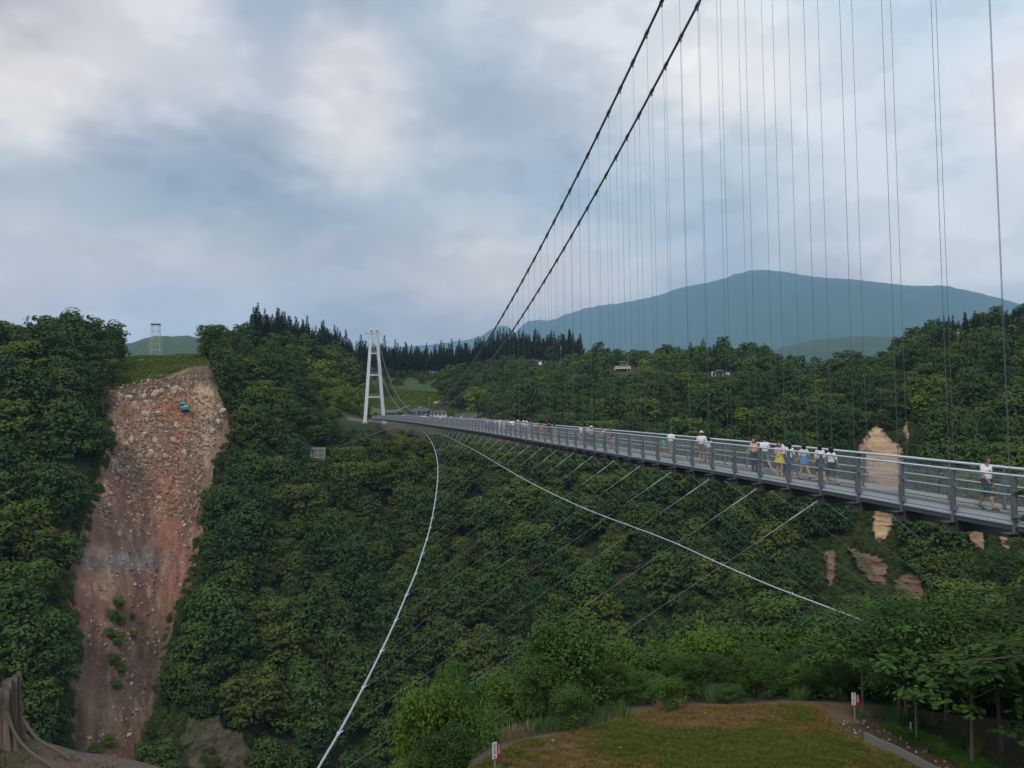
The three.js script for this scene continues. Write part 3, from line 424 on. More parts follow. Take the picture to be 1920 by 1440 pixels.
// bays of deck and railing: posts, cross beams, deck panels, wire mesh
{
  const W = BX1 - BX0, hx = W / 2;
  // shapes are built around the bay's post on the axis, then sloped with the deck by placing each bay
  const post = s => merge([bx(0.02, 1.69, 0.09, s * hx, 0.545, -0.045), bx(0.02, 1.69, 0.09, s * hx - s * 0.10, 0.545, -0.045), bx(0.09, 1.62, 0.025, s * (hx - 0.05), 0.52, -0.045), bx(0.17, 0.13, 0.15, s * (hx - 0.06), 0.90, -0.045), bx(0.16, 0.16, 0.14, s * (hx - 0.06), 0.14, -0.045)]);
  const cross = merge([bx(W + 0.75, 0.025, 0.30, 0, -0.30, 0), bx(W + 0.75, 0.025, 0.34, 0, -0.62, 0), bx(W + 0.45, 0.30, 0.06, 0, -0.46, 0), ...[-1, 1].map(s => bx(0.05, 0.30, 0.26, s * (hx - 0.02), -0.46, 0))]);
  const L = PITCHB;
  const panel = merge([bx(0.36, 0.05, L - 0.03, -hx + 0.34, -0.025, -L / 2), bx(0.36, 0.05, L - 0.03, hx - 0.34, -0.025, -L / 2)]);
  const grate = merge([...Array.from({ length: 11 }, (_, i) => bx(0.03, 0.045, L - 0.03, lerp(-0.52, 0.52, i / 10), -0.03, -L / 2)), ...Array.from({ length: 20 }, (_, i) => bx(1.1, 0.03, 0.025, 0, -0.035, -(i + 0.5) * L / 20))]);
  const edge = s => merge([bx(0.20, 0.03, L - 0.16, s * (hx - 0.10), -0.035, -L / 2), bx(0.035, 0.05, L - 0.16, s * (hx - 0.004), -0.06, -L / 2)]), web = s => merge([bx(0.025, 0.14, L - 0.16, s * (hx - 0.03), -0.15, -L / 2), bx(0.12, 0.02, L - 0.16, s * (hx - 0.07), -0.23, -L / 2)]);
  const toe = s => bx(0.015, 0.13, L - 0.16, s * (hx - 0.13), 0.105, -L / 2);
  const stringers = merge([bx(0.10, 0.2, L, -0.55, -0.17, -L / 2), bx(0.10, 0.2, L, 0.55, -0.17, -L / 2), bx(0.9, 0.03, L - 0.4, 0, -0.60, -L / 2)]);
  const wires = s => { const x = s * (hx - 0.05), l = []; const nv = 38; for (let i = 0; i < nv; i++) l.push(bx(0.004, 1.2, 0.004, x, 0.76, -0.13 - (L - 0.22) * (i + 0.5) / nv)); for (let i = 0; i < 10; i++) l.push(bx(0.004, 0.004, L - 0.2, x + s * 0.004, 0.18 + i * 0.13, -L / 2)); return merge(l); };
  const G = { post: [post(-1), post(1)], cross, panel, grate, edge: [edge(-1), edge(1)], toe: [toe(-1), toe(1)], stringers, wires: [wires(-1), wires(1)] };
  const toeM = std(0.55, 0.54, 0.48, 0.6), wireM = std(0.36, 0.39, 0.40, 0.5, { metalness: 0.3 });
  const items = [['rail_post', G.post[0], steelM], ['rail_post', G.post[1], steelM], ['cross_beam', cross, darkSteelM], ['deck_panel', panel, deckM], ['deck_grating', grate, grateM], ['edge_beam', G.edge[0], curbM], ['edge_beam', G.edge[1], curbM], ['toe_board', G.toe[0], toeM], ['toe_board', G.toe[1], toeM], ['stringers', stringers, darkSteelM], ['edge_web', web(-1), darkSteelM], ['edge_web', web(1), darkSteelM], ['wire_mesh', G.wires[0], wireM], ['wire_mesh', G.wires[1], wireM]];
  const lots = items.map(() => []);
  for (let k = K0; k < K1; k++) {
    const z = zAt(k), y = deckY(z), sl = Math.atan2(deckY(z + L) - y, L), m = new THREE.Matrix4().compose(V(BXC, y, -z), new THREE.Quaternion().setFromAxisAngle(V(1, 0, 0), sl), V(1, 1, 1));
    items.forEach(([n, g, mat], i) => { if (k >= -3 && k < 52) { const o = part(n, g, mat, bridge); o.position.set(BXC, y, -z); o.rotation.x = sl; } else lots[i].push(g.clone().applyMatrix4(m)); });
  }
  items.forEach(([n, g, mat], i) => { const o = part('distant_' + n, merge(lots[i]), mat, bridge); o.userData.kind = 'stuff'; });
  for (const s of [0, 1]) for (const [y, r] of [[1.40, s ? 0.05 : 0.036], [0.80, 0.024]]) { const pts = []; for (let k = K0; k <= K1; k++) pts.push(V((s ? BX1 - 0.06 : BX0 + 0.06) + (y > 1 ? 0 : (s ? -0.06 : 0.06)), deckY(zAt(k)) + y, -zAt(k))); part(y > 1 ? 'handrail' : 'mid_rail', new THREE.TubeGeometry(new THREE.CatmullRomCurve3(pts), pts.length * 2, r, 7), railM, bridge); }
}
// storm cables bowed out below the deck on both sides, with their ties
{
  const L = [[597, 1440, 36.5], [634, 1377, 39.2], [680, 1291, 44], [714, 1223, 48.8], [741, 1165, 53.6], [761, 1118, 58.4], [778, 1078, 63.2], [791, 1040, 68], [806, 990, 78], [815, 945, 90], [820, 905, 106], [821, 880, 120], [817, 850, 140], [806, 824, 165], [790, 808, 190], [762, 799.5, 222], [730, 803.5, 252], [700, 814, 284], [645, 833, 330], [604, 845, 358]].map(([x, y, z]) => onZ(x, y, -z));
  const nearEnd = L[0].clone().add(L[0].clone().sub(L[3]).normalize().multiplyScalar(9)); const left = [nearEnd, ...L];
  const Rp = [[1630, 1168], [1540, 1134], [1450, 1100], [1350, 1057], [1260, 1016], [1100, 955], [1000, 908], [940, 874], [900, 850], [860, 829], [830, 815]];
  const Xat = curveThrough(L.map(p => [-p.z, BXC - p.x]).sort((a, b) => a[0] - b[0]));
  const right = Rp.map(([px, py]) => { let best = null, e = 1e9; for (let z = 40; z < 260; z += 0.5) { const p = onZ(px, py, -z), q = Math.abs(p.x - BXC - Math.max(2.6, Xat(z))); if (q < e) { e = q; best = p; } } return best; });
  const re = right[0].clone().add(right[0].clone().sub(right[2]).normalize().multiplyScalar(14)); right.unshift(re); const lastR = right[right.length - 1]; right.push(V(BXC + 6, lastR.y - 0.6, lastR.z - 50), V(BXC + 18, lastR.y - 5, -320), V(BXC + 30, -12, -362));
  for (const [pts, s] of [[left, -1], [right, 1]]) {
    const cv = new THREE.CatmullRomCurve3(pts, false, 'centripetal'); part('storm_cable', new THREE.TubeGeometry(cv, 240, 0.062, 8), galvM, bridge);
    const P = cv.getPoints(600), at = z => { let b = P[0]; for (const p of P) if (Math.abs(p.z + z) < Math.abs(b.z + z)) b = p; return b; };
    const lot = [];
    for (let k = 4; k < 130; k += 2) {
      const z = zAt(k), a = V(s < 0 ? BX0 - 0.2 : BX1 + 0.2, deckY(z) - 0.55, -z); let b = at(z); if (-P[0].z > z) b = P[0].clone().add(V(-s * 0, -2.4 * (P[0].z + z) * -0.12, 0)).setZ(-z).add(V(s * (-P[0].z - z) * 0.45, -(-P[0].z - z) * 0.22, 0));
      if (a.distanceTo(b) < 2) continue; const dir = b.clone().sub(a).normalize(), q = t => a.clone().addScaledVector(dir, t);
      const tie = merge([bar(a, b, 0.0055, 5), bar(q(0), q(0.35), 0.04, 6), bar(q(0.35), q(0.8), 0.022, 6), bar(q(0.8), q(1.5), 0.034, 6), bar(q(1.5), q(2.8), 0.014, 6)]);
      if (k < 60) { part('storm_tie', tie, tieM, bridge); part('tie_clamp', merge([bar(b.clone().add(V(-0.02, -0.05, 0.10)), b.clone().add(V(0.02, 0.05, -0.10)), 0.082, 7), bar(b, a.clone().sub(b).normalize().multiplyScalar(0.28).add(b), 0.03, 6)]), galvM, bridge); } else lot.push(tie);
    }
    const o = part('distant_storm_ties', merge(lot), tieM, bridge); o.userData.kind = 'stuff';
  }
}
// ---------------------------------------------------------------- landslide scar with its rubble, cliffs
const slideBumps = (x, z) => 0.8 * fbm(x * 0.13, z * 0.10, 31, 4) - 0.7 * Math.abs(fbm(x * 0.33, z * 0.16, 34, 3)) + 0.55 * Math.abs(fbm(x * 0.55, z * 0.55, 32, 4)) + 0.3 * fbm(x * 1.3, z * 1.3, 33, 3);
const slideH = (x, z) => gorgeH(x, z) + 2.0 + slideBumps(x, z) * 1.5;
function hitSlide(px, py) { const d = ray(px, py), k = 1 / Math.hypot(d.x, d.z); const q0 = hitGorgeFast(px, py), rq = Math.hypot(q0.x, q0.z); for (let r = rq - 5; r < rq + 8; r += 0.2) { const x = d.x * k * r, z = d.z * k * r; if (d.y * k * r < slideH(x, z)) return V(x, slideH(x, z), z); } return hitGorge(px, py); }
{
  const a0 = Math.atan2(ray(80, 900).x, -ray(80, 900).z), a1 = Math.atan2(ray(470, 900).x, -ray(470, 900).z), r0 = 216, r1 = 352, nu = 230, nv = 300;
  const XZ = (i, j) => { const a = lerp(a0, a1, i / nu), r = lerp(r0, r1, j / nv); return [Math.sin(a) * r, -Math.cos(a) * r]; };
  const RED = [0.24, 0.105, 0.07], ORANGE = [0.34, 0.13, 0.07], TAN = [0.50, 0.33, 0.19], BROWN = [0.20, 0.125, 0.085], GREY = [0.24, 0.20, 0.185], DARK = [0.075, 0.045, 0.033], OLIVE = [0.13, 0.105, 0.05];
  const mix = (a, b, t) => a.map((v, i) => lerp(v, b[i], clamp(t, 0, 1)));
  const blob = (px, py, x, y, rx, ry) => Math.exp(-((px - x) ** 2 / (rx * rx) + (py - y) ** 2 / (ry * ry)));
  const g = gridMesh(nu, nv, (i, j) => {
    const [x, z] = XZ(i, j), h = slideH(x, z), P = toPix(V(x, h, z)), n1 = fbm(x * 0.07, z * 0.05, 41, 4), n2 = fbm(x * 0.45, z * 0.3, 42, 4), n3 = fbm(x * 1.9, z * 1.9, 43, 2);
    const ph = Math.atan2(x, -z) * 300, rl = Math.hypot(x, z), stk = fbm(ph * 0.55, rl * 0.05, 44, 4), px = P[0] + n1 * 26, py = P[1] + n2 * 22;
    let c = mix(RED, BROWN, 0.45 + 0.9 * n1 + 0.3 * n2);
    c = mix(c, TAN, 1.15 * blob(px, py, 372, 740, 50, 62) + 0.75 * blob(px, py, 395, 815, 34, 46) + 0.35 * blob(px, py, 250, 800, 60, 60) + 0.25 * sstep(0.15, 0.5, n2));
    c = mix(c, ORANGE, 1.1 * blob(px, py, 336, 800, 26, 60) + 0.95 * blob(px, py, 318, 920, 22, 80) + 0.7 * blob(px, py, 330, 1060, 22, 70) + 0.7 * blob(px, py, 300, 760, 80, 25));
    c = mix(c, GREY, 0.95 * blob(px, py, 240, 1052, 75, 26) + 0.5 * blob(px, py, 155, 1052, 18, 26));
    c = mix(c, TAN, 0.55 * blob(px, py, 190, 1092, 32, 20));
    c = mix(c, OLIVE, 0.85 * sstep(1130, 1260, py) * (0.55 + 0.6 * n1) + 0.35 * blob(px, py, 215, 1000, 50, 30));
    c = mix(c, BROWN, 0.5 * sstep(1120, 1250, py));
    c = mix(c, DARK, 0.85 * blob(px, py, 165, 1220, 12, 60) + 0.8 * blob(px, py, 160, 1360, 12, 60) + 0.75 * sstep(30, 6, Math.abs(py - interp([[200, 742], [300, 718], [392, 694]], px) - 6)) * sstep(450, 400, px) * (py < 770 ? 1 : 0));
    c = mix(c, RED, 0.85 * blob(px, py, 235, 1390, 22, 40) + 0.6 * blob(px, py, 180, 1240, 14, 50));
    const k = 1 + 0.38 * n2 + 0.3 * n3 + 0.45 * stk;
    return [x, h, z, ...c.map(v => Math.max(0.015, v * k))];
  }, (i, j) => { const [x, z] = XZ(i + 0.5, j + 0.5), P = toPix(V(x, slideH(x, z), z)); return distPoly(P[0], P[1], SLIDE) < 16 && !(inPoly(P[0], P[1], MEADOW) && distPoly(P[0], P[1], SLIDE) > 2); });
  structure('landslide_scar', g, new THREE.MeshStandardMaterial({ vertexColors: true, roughness: 1 }));
  // rocks
  const R = rng(51), rockG = [0, 1, 2, 3].map(s => { const q = rng(60 + s), g = new THREE.IcosahedronGeometry(1, 1); const P = g.attributes.position, ax = [1.25, 0.62 + 0.2 * q(), 0.85 + 0.2 * q()]; for (let i = 0; i < P.count; i++) { const v = V(P.getX(i), P.getY(i), P.getZ(i)), k = 0.86 + 0.38 * vnoise(v.x * 1.7 + s * 9, v.y * 1.7, v.z * 1.7); P.setXYZ(i, v.x * k * ax[0], v.y * k * ax[1], v.z * k * ax[2]); } g.computeVertexNormals(); return g; });
  ROCKS.push(...rockG);
  const rockM = [std(0.50, 0.38, 0.26, 0.95), std(0.40, 0.29, 0.20, 0.95), std(0.30, 0.21, 0.16, 0.95), std(0.56, 0.47, 0.36, 0.95)];
  const seatRock = (p, s, mat, name, label, cat, grp) => { const m = new THREE.Mesh(rockG[Math.floor(R() * 4)], mat); m.name = numbered(name); m.position.copy(p); m.scale.setScalar(s); m.rotation.set(R() * 0.9, R() * 6.28, R() * 0.9 + 0.4); m.castShadow = m.receiveShadow = true; tag(m, label, cat, grp); scene.add(m); return m; };
  const big = [[292, 738, 2.0], [303, 736, 1.4], [325, 734, 2.2], [252, 764, 2.0], [257, 768, 1.2], [269, 745, 1.3], [273, 780, 2.1], [338, 733, 1.3], [275, 756, 1.1], [290, 762, 1.2], [312, 756, 1.2], [296, 778, 1.4], [382, 742, 1.9], [415, 774, 2.0], [408, 792, 1.3], [363, 748, 1.2], [233, 838, 2.0], [247, 828, 1.4], [270, 816, 1.6], [292, 830, 1.8], [300, 840, 1.2], [330, 800, 1.3], [326, 826, 1.4], [350, 812, 1.2], [378, 786, 1.3], [244, 746, 1.2], [225, 744, 1.6], [285, 850, 1.4], [262, 858, 1.2], [310, 858, 1.3], [398, 810, 1.3], [390, 836, 1.2], [345, 850, 1.2], [212, 866, 1.3], [240, 880, 1.1]];
  for (const [x, y, s] of big) seatRock(hitSlide(x, y).add(V(0, 0.15, 0)), s * 0.95, rockM[R() < 0.6 ? 0 : 3], 'boulder', 'large pale boulder lying high on the reddish landslide scar', 'boulder', 'large boulders on the landslide');
  let n = 0; while (n < 150) { const y = lerp(720, 1010, Math.pow(R(), 1.25)), x = lerp(200, 425, R()); if (distPoly(x, y, SLIDE) > -6) continue; n++; seatRock(hitSlide(x, y).add(V(0, 0.05, 0)), 0.45 + 0.75 * R() * R(), rockM[Math.floor(R() * 4)], 'rock', 'small rock among the rubble of the reddish landslide scar', 'rock', 'small rocks on the landslide'); }
  const cnt = 7000, im = new THREE.InstancedMesh(rockG[1], std(1, 1, 1, 0.95), cnt), m4 = new THREE.Matrix4(), q = new THREE.Quaternion(), c = new THREE.Color(); let k = 0;
  const pal = [[0.50, 0.38, 0.26], [0.32, 0.2, 0.13], [0.22, 0.13, 0.095], [0.40, 0.29, 0.2], [0.17, 0.12, 0.09]];
  while (k < cnt) { const y = lerp(712, 1430, Math.pow(R(), 1.25)), x = lerp(130, 428, R()); if (distPoly(x, y, SLIDE) > -1) continue; const right = sstep(330, 400, x) * sstep(740, 800, y), band = y > 800 && y < 900 ? 0.6 : 0; if (R() > (y > 990 ? 0.10 : 0.35) + 0.6 * right + band + 0.3 * fbm(x * 0.03, y * 0.03, 77, 2)) continue; const p = hitGorgeFast(x, y); q.setFromEuler(new THREE.Euler(R() * 6, R() * 6, R() * 6)); const s = 0.12 + 0.5 * Math.pow(R(), 3); m4.compose(V(p.x, slideH(p.x, p.z), p.z), q, V(s, s, s)); im.setMatrixAt(k, m4); const w = pal[Math.floor(R() * 5)]; c.setRGB(...w); im.setColorAt(k, c); k++; }
  im.name = 'rubble'; im.userData.kind = 'stuff'; tag(im, 'loose stone rubble strewn over the landslide scar', 'rubble'); im.castShadow = im.receiveShadow = true; scene.add(im);
}
function hitGorgeFast(px, py) { const d = ray(px, py), k = 1 / Math.hypot(d.x, d.z); let a = 210, b = 350; for (let i = 0; i < 14; i++) { const r = (a + b) / 2; if (d.y * k * r < gorgeH(d.x * k * r, d.z * k * r)) b = r; else a = r; } return V(d.x * k * b, 0, d.z * k * b); }
// cliffs: steeper faces breaking out of the wooded slope
CLIFFS.forEach((cl, ci) => {
  const xs = cl.poly.map(p => p[0]), ys = cl.poly.map(p => p[1]), x0 = Math.min(...xs) - 8, x1 = Math.max(...xs) + 8, y0 = Math.min(...ys) - 8, y1 = Math.max(...ys) + 8;
  const rb = (() => { const p = hitGorge((x0 + x1) / 2, y1 - 8); return Math.hypot(p.x, p.z); })(), nu = Math.ceil((x1 - x0) / 1.6), nv = Math.ceil((y1 - y0) / 1.6), dim = ci >= 2 && ci !== 5 && ci !== 6 && ci !== 7;
  const bcol = ci === 8 ? [0.10, 0.075, 0.045] : dim ? [0.20, 0.125, 0.075] : [0.46, 0.31, 0.19];
  const g = gridMesh(nu, nv, (i, j) => {
    const px = lerp(x0, x1, i / nu), py = lerp(y0, y1, j / nv), hit = hitGorge(px, py), rh = Math.hypot(hit.x, hit.z), e = distPoly(px + 3 * vnoise(px * 0.2, py * 0.2, ci), py + 3 * vnoise(px * 0.2, py * 0.2, ci + 9), cl.poly), w = sstep(6, -5, e);
    const steep = lerp(rb, rh, 0.55), p0 = atR(px, py, lerp(rh + 3, Math.min(rh - 0.8, steep), w));
    const st = fbm(p0.x * 0.09, p0.y * 1.7, ci * 7, 4), ro = fbm(p0.x * 0.3, p0.y * 0.3, p0.z * 0.3, 5, 0.6), d = (ci === 8 ? 0.1 : 0.7) * st + 1.8 * ro;
    const rr = Math.hypot(p0.x, p0.z), k = (rr - d * w) / rr, band = vnoise(p0.y * 1.1, ci, 3), cv = 1 + 0.22 * band + 0.3 * ro + 0.2 * st, veg = sstep(ci === 8 ? -0.15 : 0.16, 0.4, fbm(p0.x * 0.25, p0.y * 0.2, 88 + ci, 3)) * (dim ? 0.75 : 0.35);
    return [p0.x * k, p0.y, p0.z * k, lerp(bcol[0] * cv, 0.055, veg), lerp(bcol[1] * cv * (1 + 0.1 * band), 0.075, veg), lerp(bcol[2] * cv, 0.025, veg)].map((v, q) => q > 2 ? Math.max(0.02, v) : v);
  });
  structure('cliff', g, new THREE.MeshStandardMaterial({ vertexColors: true, roughness: 1, side: THREE.DoubleSide }));
});
// shrubs growing inside the scar
{ const R = rng(91); for (const [x, y, s] of [[222, 1140, 0.42], [214, 1165, 0.46], [226, 1172, 0.38], [206, 1195, 0.4], [222, 1210, 0.45], [214, 1245, 0.42], [226, 1262, 0.4], [218, 1290, 0.36], [250, 1195, 0.3], [248, 1160, 0.28], [205, 1400, 0.4], [176, 1415, 0.35]]) { const p = hitSlide(x, y); treeGroup('shrub', 'green bush rooted inside the lower landslide scar', 'shrub', BROAD[4], { x: p.x, y: p.y - 0.9, z: p.z, s, rot: R() * 6, tint: Math.floor(R() * 5) }, 'bushes inside the scar'); } }
{ const R = rng(92); for (let i = 0; i < 46; i++) { const x = lerp(318, 500, R()), y = lerp(1345, 1446, R()); if (R() < 0.35 && distPoly(x, y, CLIFFS[8].poly) < -16) continue; const p = hitGorge(x, y), k = 1 - 2.2 / Math.hypot(p.x, p.z), s = 0.09 + 0.16 * R(); treeGroup('shrub', 'small bush clinging to the bare brown slope below the woods', 'shrub', BROAD[R() < 0.6 ? 3 : 4], { x: p.x * k, y: p.y - 0.2, z: p.z * k, s, rot: R() * 6, tint: Math.floor(R() * 7) }, 'bushes on the bare slope'); } }
// small climbing excavator at work on the scar
{
  const p = hitSlide(346, 771), g = group('excavator', 'small teal excavator with dark crawler tracks working on the landslide scar', 'excavator', p); g.rotation.set(0.35, 0.35, 0); g.scale.setScalar(1.15);
  const teal = std(0.10, 0.42, 0.40, 0.5), black = std(0.03, 0.03, 0.035, 0.8), glass = std(0.04, 0.05, 0.06, 0.15);
  for (const s of [-1, 1]) { const sh = new THREE.Shape(); sh.absarc(-1.3, 0.4, 0.4, Math.PI / 2, Math.PI * 1.5); sh.absarc(1.3, 0.4, 0.4, -Math.PI / 2, Math.PI / 2); const e = new THREE.ExtrudeGeometry(sh, { depth: 0.5, bevelEnabled: false }); e.rotateY(Math.PI / 2); e.translate(s * 0.95 - 0.25, 0, 0); const tr = part('track', e, black, g); part('roller', merge([-1.3, -0.4, 0.5, 1.3].map(z => { const c = new THREE.CylinderGeometry(0.26, 0.26, 0.54, 10); c.rotateZ(Math.PI / 2); c.translate(s * 0.95, 0.4, z); return c; })), std(0.12, 0.12, 0.13, 0.6), tr); }
  part('undercarriage', bx(1.5, 0.4, 1.8, 0, 0.55, 0), black, g);
  part('housing', merge([bx(2.1, 0.9, 1.5, 0, 1.3, 0.75), bx(1.0, 0.7, 1.0, 0.5, 1.2, -0.4)]), teal, g);
  const cab = part('cab', merge([bx(0.95, 0.25, 1.3, -0.55, 1.0, -0.55), bx(1.0, 0.1, 1.35, -0.55, 2.55, -0.55), ...[[-1, -1.15], [-0.12, -1.15], [-1, 0.05], [-0.12, 0.05]].map(([x, z]) => bx(0.09, 1.45, 0.09, x, 1.8, z))]), teal, g); part('window', bx(0.86, 1.3, 1.18, -0.55, 1.8, -0.55), glass, cab);
  part('boom', merge([bar(V(0.25, 1.5, -0.9), V(0.25, 3.7, -2.4), 0.17, 4), bar(V(0.25, 3.7, -2.4), V(0.25, 3.6, -3.6), 0.15, 4)]), teal, g); part('arm', bar(V(0.25, 3.7, -3.6), V(0.25, 2.1, -4.5), 0.12, 4), teal, g);
  const bu = new THREE.CylinderGeometry(0.4, 0.4, 0.8, 10, 1, false, 0, Math.PI * 1.2); bu.rotateZ(Math.PI / 2); bu.translate(0.25, 1.85, -4.5); part('bucket', bu, black, g);
}
// ---------------------------------------------------------------- foreground plants and lawn things
function shrubGeo(seed, o) { // o: h, rad, leaf, n pads, per
  const R = rng(seed), L = new Leaves(), n = V(0, 0, 0), q = V(0, 0, 0);
  for (let k = 0; k < o.pads; k++) {
    const t = R(), a = k * 2.39996, y = o.h * (0.18 + 0.8 * Math.sqrt(t)), w = o.rad * Math.sqrt(1 - Math.pow(Math.abs(y / o.h - 0.45) / 0.62, 2.2)) * Math.sqrt(R()), pr = o.pad * (0.6 + 0.7 * R()), cv = 0.75 + 0.5 * R();
    const cx = Math.cos(a) * w, cz = Math.sin(a) * w;
    for (let j = 0; j < o.per; j++) { const th = R() * 6.2832, u = 1 - 1.5 * Math.pow(R(), 1.2), s = Math.sqrt(Math.max(0, 1 - u * u)), rr = pr * (0.6 + 0.45 * R()); n.set(Math.cos(th) * s, u, Math.sin(th) * s); q.set(cx + n.x * rr, Math.max(0.05, y + n.y * rr * 0.75), cz + n.z * rr); n.set(n.x * 0.6, n.y * 0.5 + 0.75, n.z * 0.6); const lv = cv * (0.75 + 0.5 * R()), ye = (R() - 0.5) * 0.25; leafAt(L, R, q, n, o.leaf * (0.6 + 0.8 * R()), 0.52, [o.col[0] * lv * (1 + ye), o.col[1] * lv, o.col[2] * lv], 1.0); }
  }
  return L.geo();
}
const stemsGeo = (seed, h, rad, n) => { const R = rng(seed), l = []; for (let i = 0; i < n; i++) { const a = R() * 6.28, e = V(Math.cos(a) * rad * 0.7 * R(), h * (0.6 + 0.3 * R()), Math.sin(a) * rad * 0.7 * R()); l.push(bar(V(e.x * 0.2, -0.6, e.z * 0.2), e, 0.03, 5, 0.01)); } return merge(l); };
const fgLeafM = new THREE.MeshPhysicalMaterial({ vertexColors: true, roughness: 0.75, specularIntensity: 0.4, side: THREE.DoubleSide, transmission: 0.2, thickness: 0 });
const SH = [
  { h: 3, rad: 1.7, leaf: 0.058, pads: 64, per: 110, pad: 0.5, col: [0.058, 0.125, 0.016] },
  { h: 3, rad: 1.9, leaf: 0.078, pads: 56, per: 84, pad: 0.55, col: [0.066, 0.135, 0.016] },
  { h: 3, rad: 1.6, leaf: 0.05, pads: 72, per: 105, pad: 0.42, col: [0.05, 0.10, 0.018] },
  { h: 3, rad: 1.8, leaf: 0.10, pads: 48, per: 60, pad: 0.55, col: [0.054, 0.12, 0.018] },
].map((o, i) => ({ ...o, crown: shrubGeo(500 + i, o), trunk: stemsGeo(520 + i, o.h, o.rad, 9) }));
const shrubTint = [[1, 1, 1], [0.8, 0.85, 0.9], [1.25, 1.15, 0.9]].map(t => { const m = fgLeafM.clone(); m.color = col(...t); return m; });
{
  const R = rng(17), YT = [[690, 1445], [720, 1370], [760, 1300], [800, 1280], [860, 1284], [905, 1312], [950, 1250], [1000, 1206], [1050, 1168], [1085, 1198], [1150, 1216], [1230, 1185], [1285, 1163], [1330, 1166], [1400, 1182], [1480, 1186], [1560, 1176], [1640, 1166], [1700, 1186], [1800, 1196], [1880, 1186], [2050, 1190]];
  const names = ['small-leaved', 'broad-leaved', 'fine-leaved', 'large-leaved'];
  const place = (x, d, yTop, vi) => {
    const u = (x - 960) / F * d, g = near(u, d), yh = 789 - (x - 960) * 0.014, top = -(yTop - yh) * d / F, h = top - g.y; if (h < 0.7 || distPoly(u, d, EDGE) < 0.2) return;
    const o = SH[vi], s = h / 3, sw = clamp(s * (0.7 + 0.3 * R()), 0.4, x < 900 ? 0.62 : 1.1), lab = names[vi] + (yTop > 1262 ? ' low green bush close to the lawn edge' : ' tall green bush on the brink of the gorge'), gr = group('shrub', lab, 'shrub', V(g.x, g.y - 0.1, g.z), lab + 'es');
    gr.scale.set(sw, s, sw); gr.rotation.y = R() * 6.28; part('stems', o.trunk, barkM, gr); part('foliage', o.crown, shrubTint[Math.floor(R() * 3)], gr);
  };
  for (const [d, step, sink] of [[26.3, 62, 130], [28.9, 66, 95], [30.8, 70, 45], [33, 74, 12], [36, 84, 0]]) for (let x = 800 + R() * 40; x < 1660; x += step * (0.75 + 0.5 * R())) { const y = interp(YT, x) + sink * (0.75 + 0.5 * R()) + R() * 14; place(x, d + (R() - 0.5) * 1.2, y, Math.floor(R() * 3.3)); }
  for (let x = 1640; x < 2060; x += 52 * (0.8 + 0.4 * R())) for (const [d, dy] of [[29.5, 4], [32, -2], [35, 0]]) place(x + R() * 20, d + R(), interp(YT, x) + dy + R() * 16, Math.floor(R() * 4));
  for (const [x, d, y] of [[800, 25, 1290], [838, 25.6, 1288], [870, 26, 1330], [785, 26.5, 1310], [905, 26.4, 1345], [822, 24.2, 1348], [850, 24.7, 1378], [795, 23.9, 1392], [1040, 30.5, 1172], [1056, 31, 1166], [1010, 29.5, 1225]]) place(x, d, y, Math.floor(R() * 3));
}
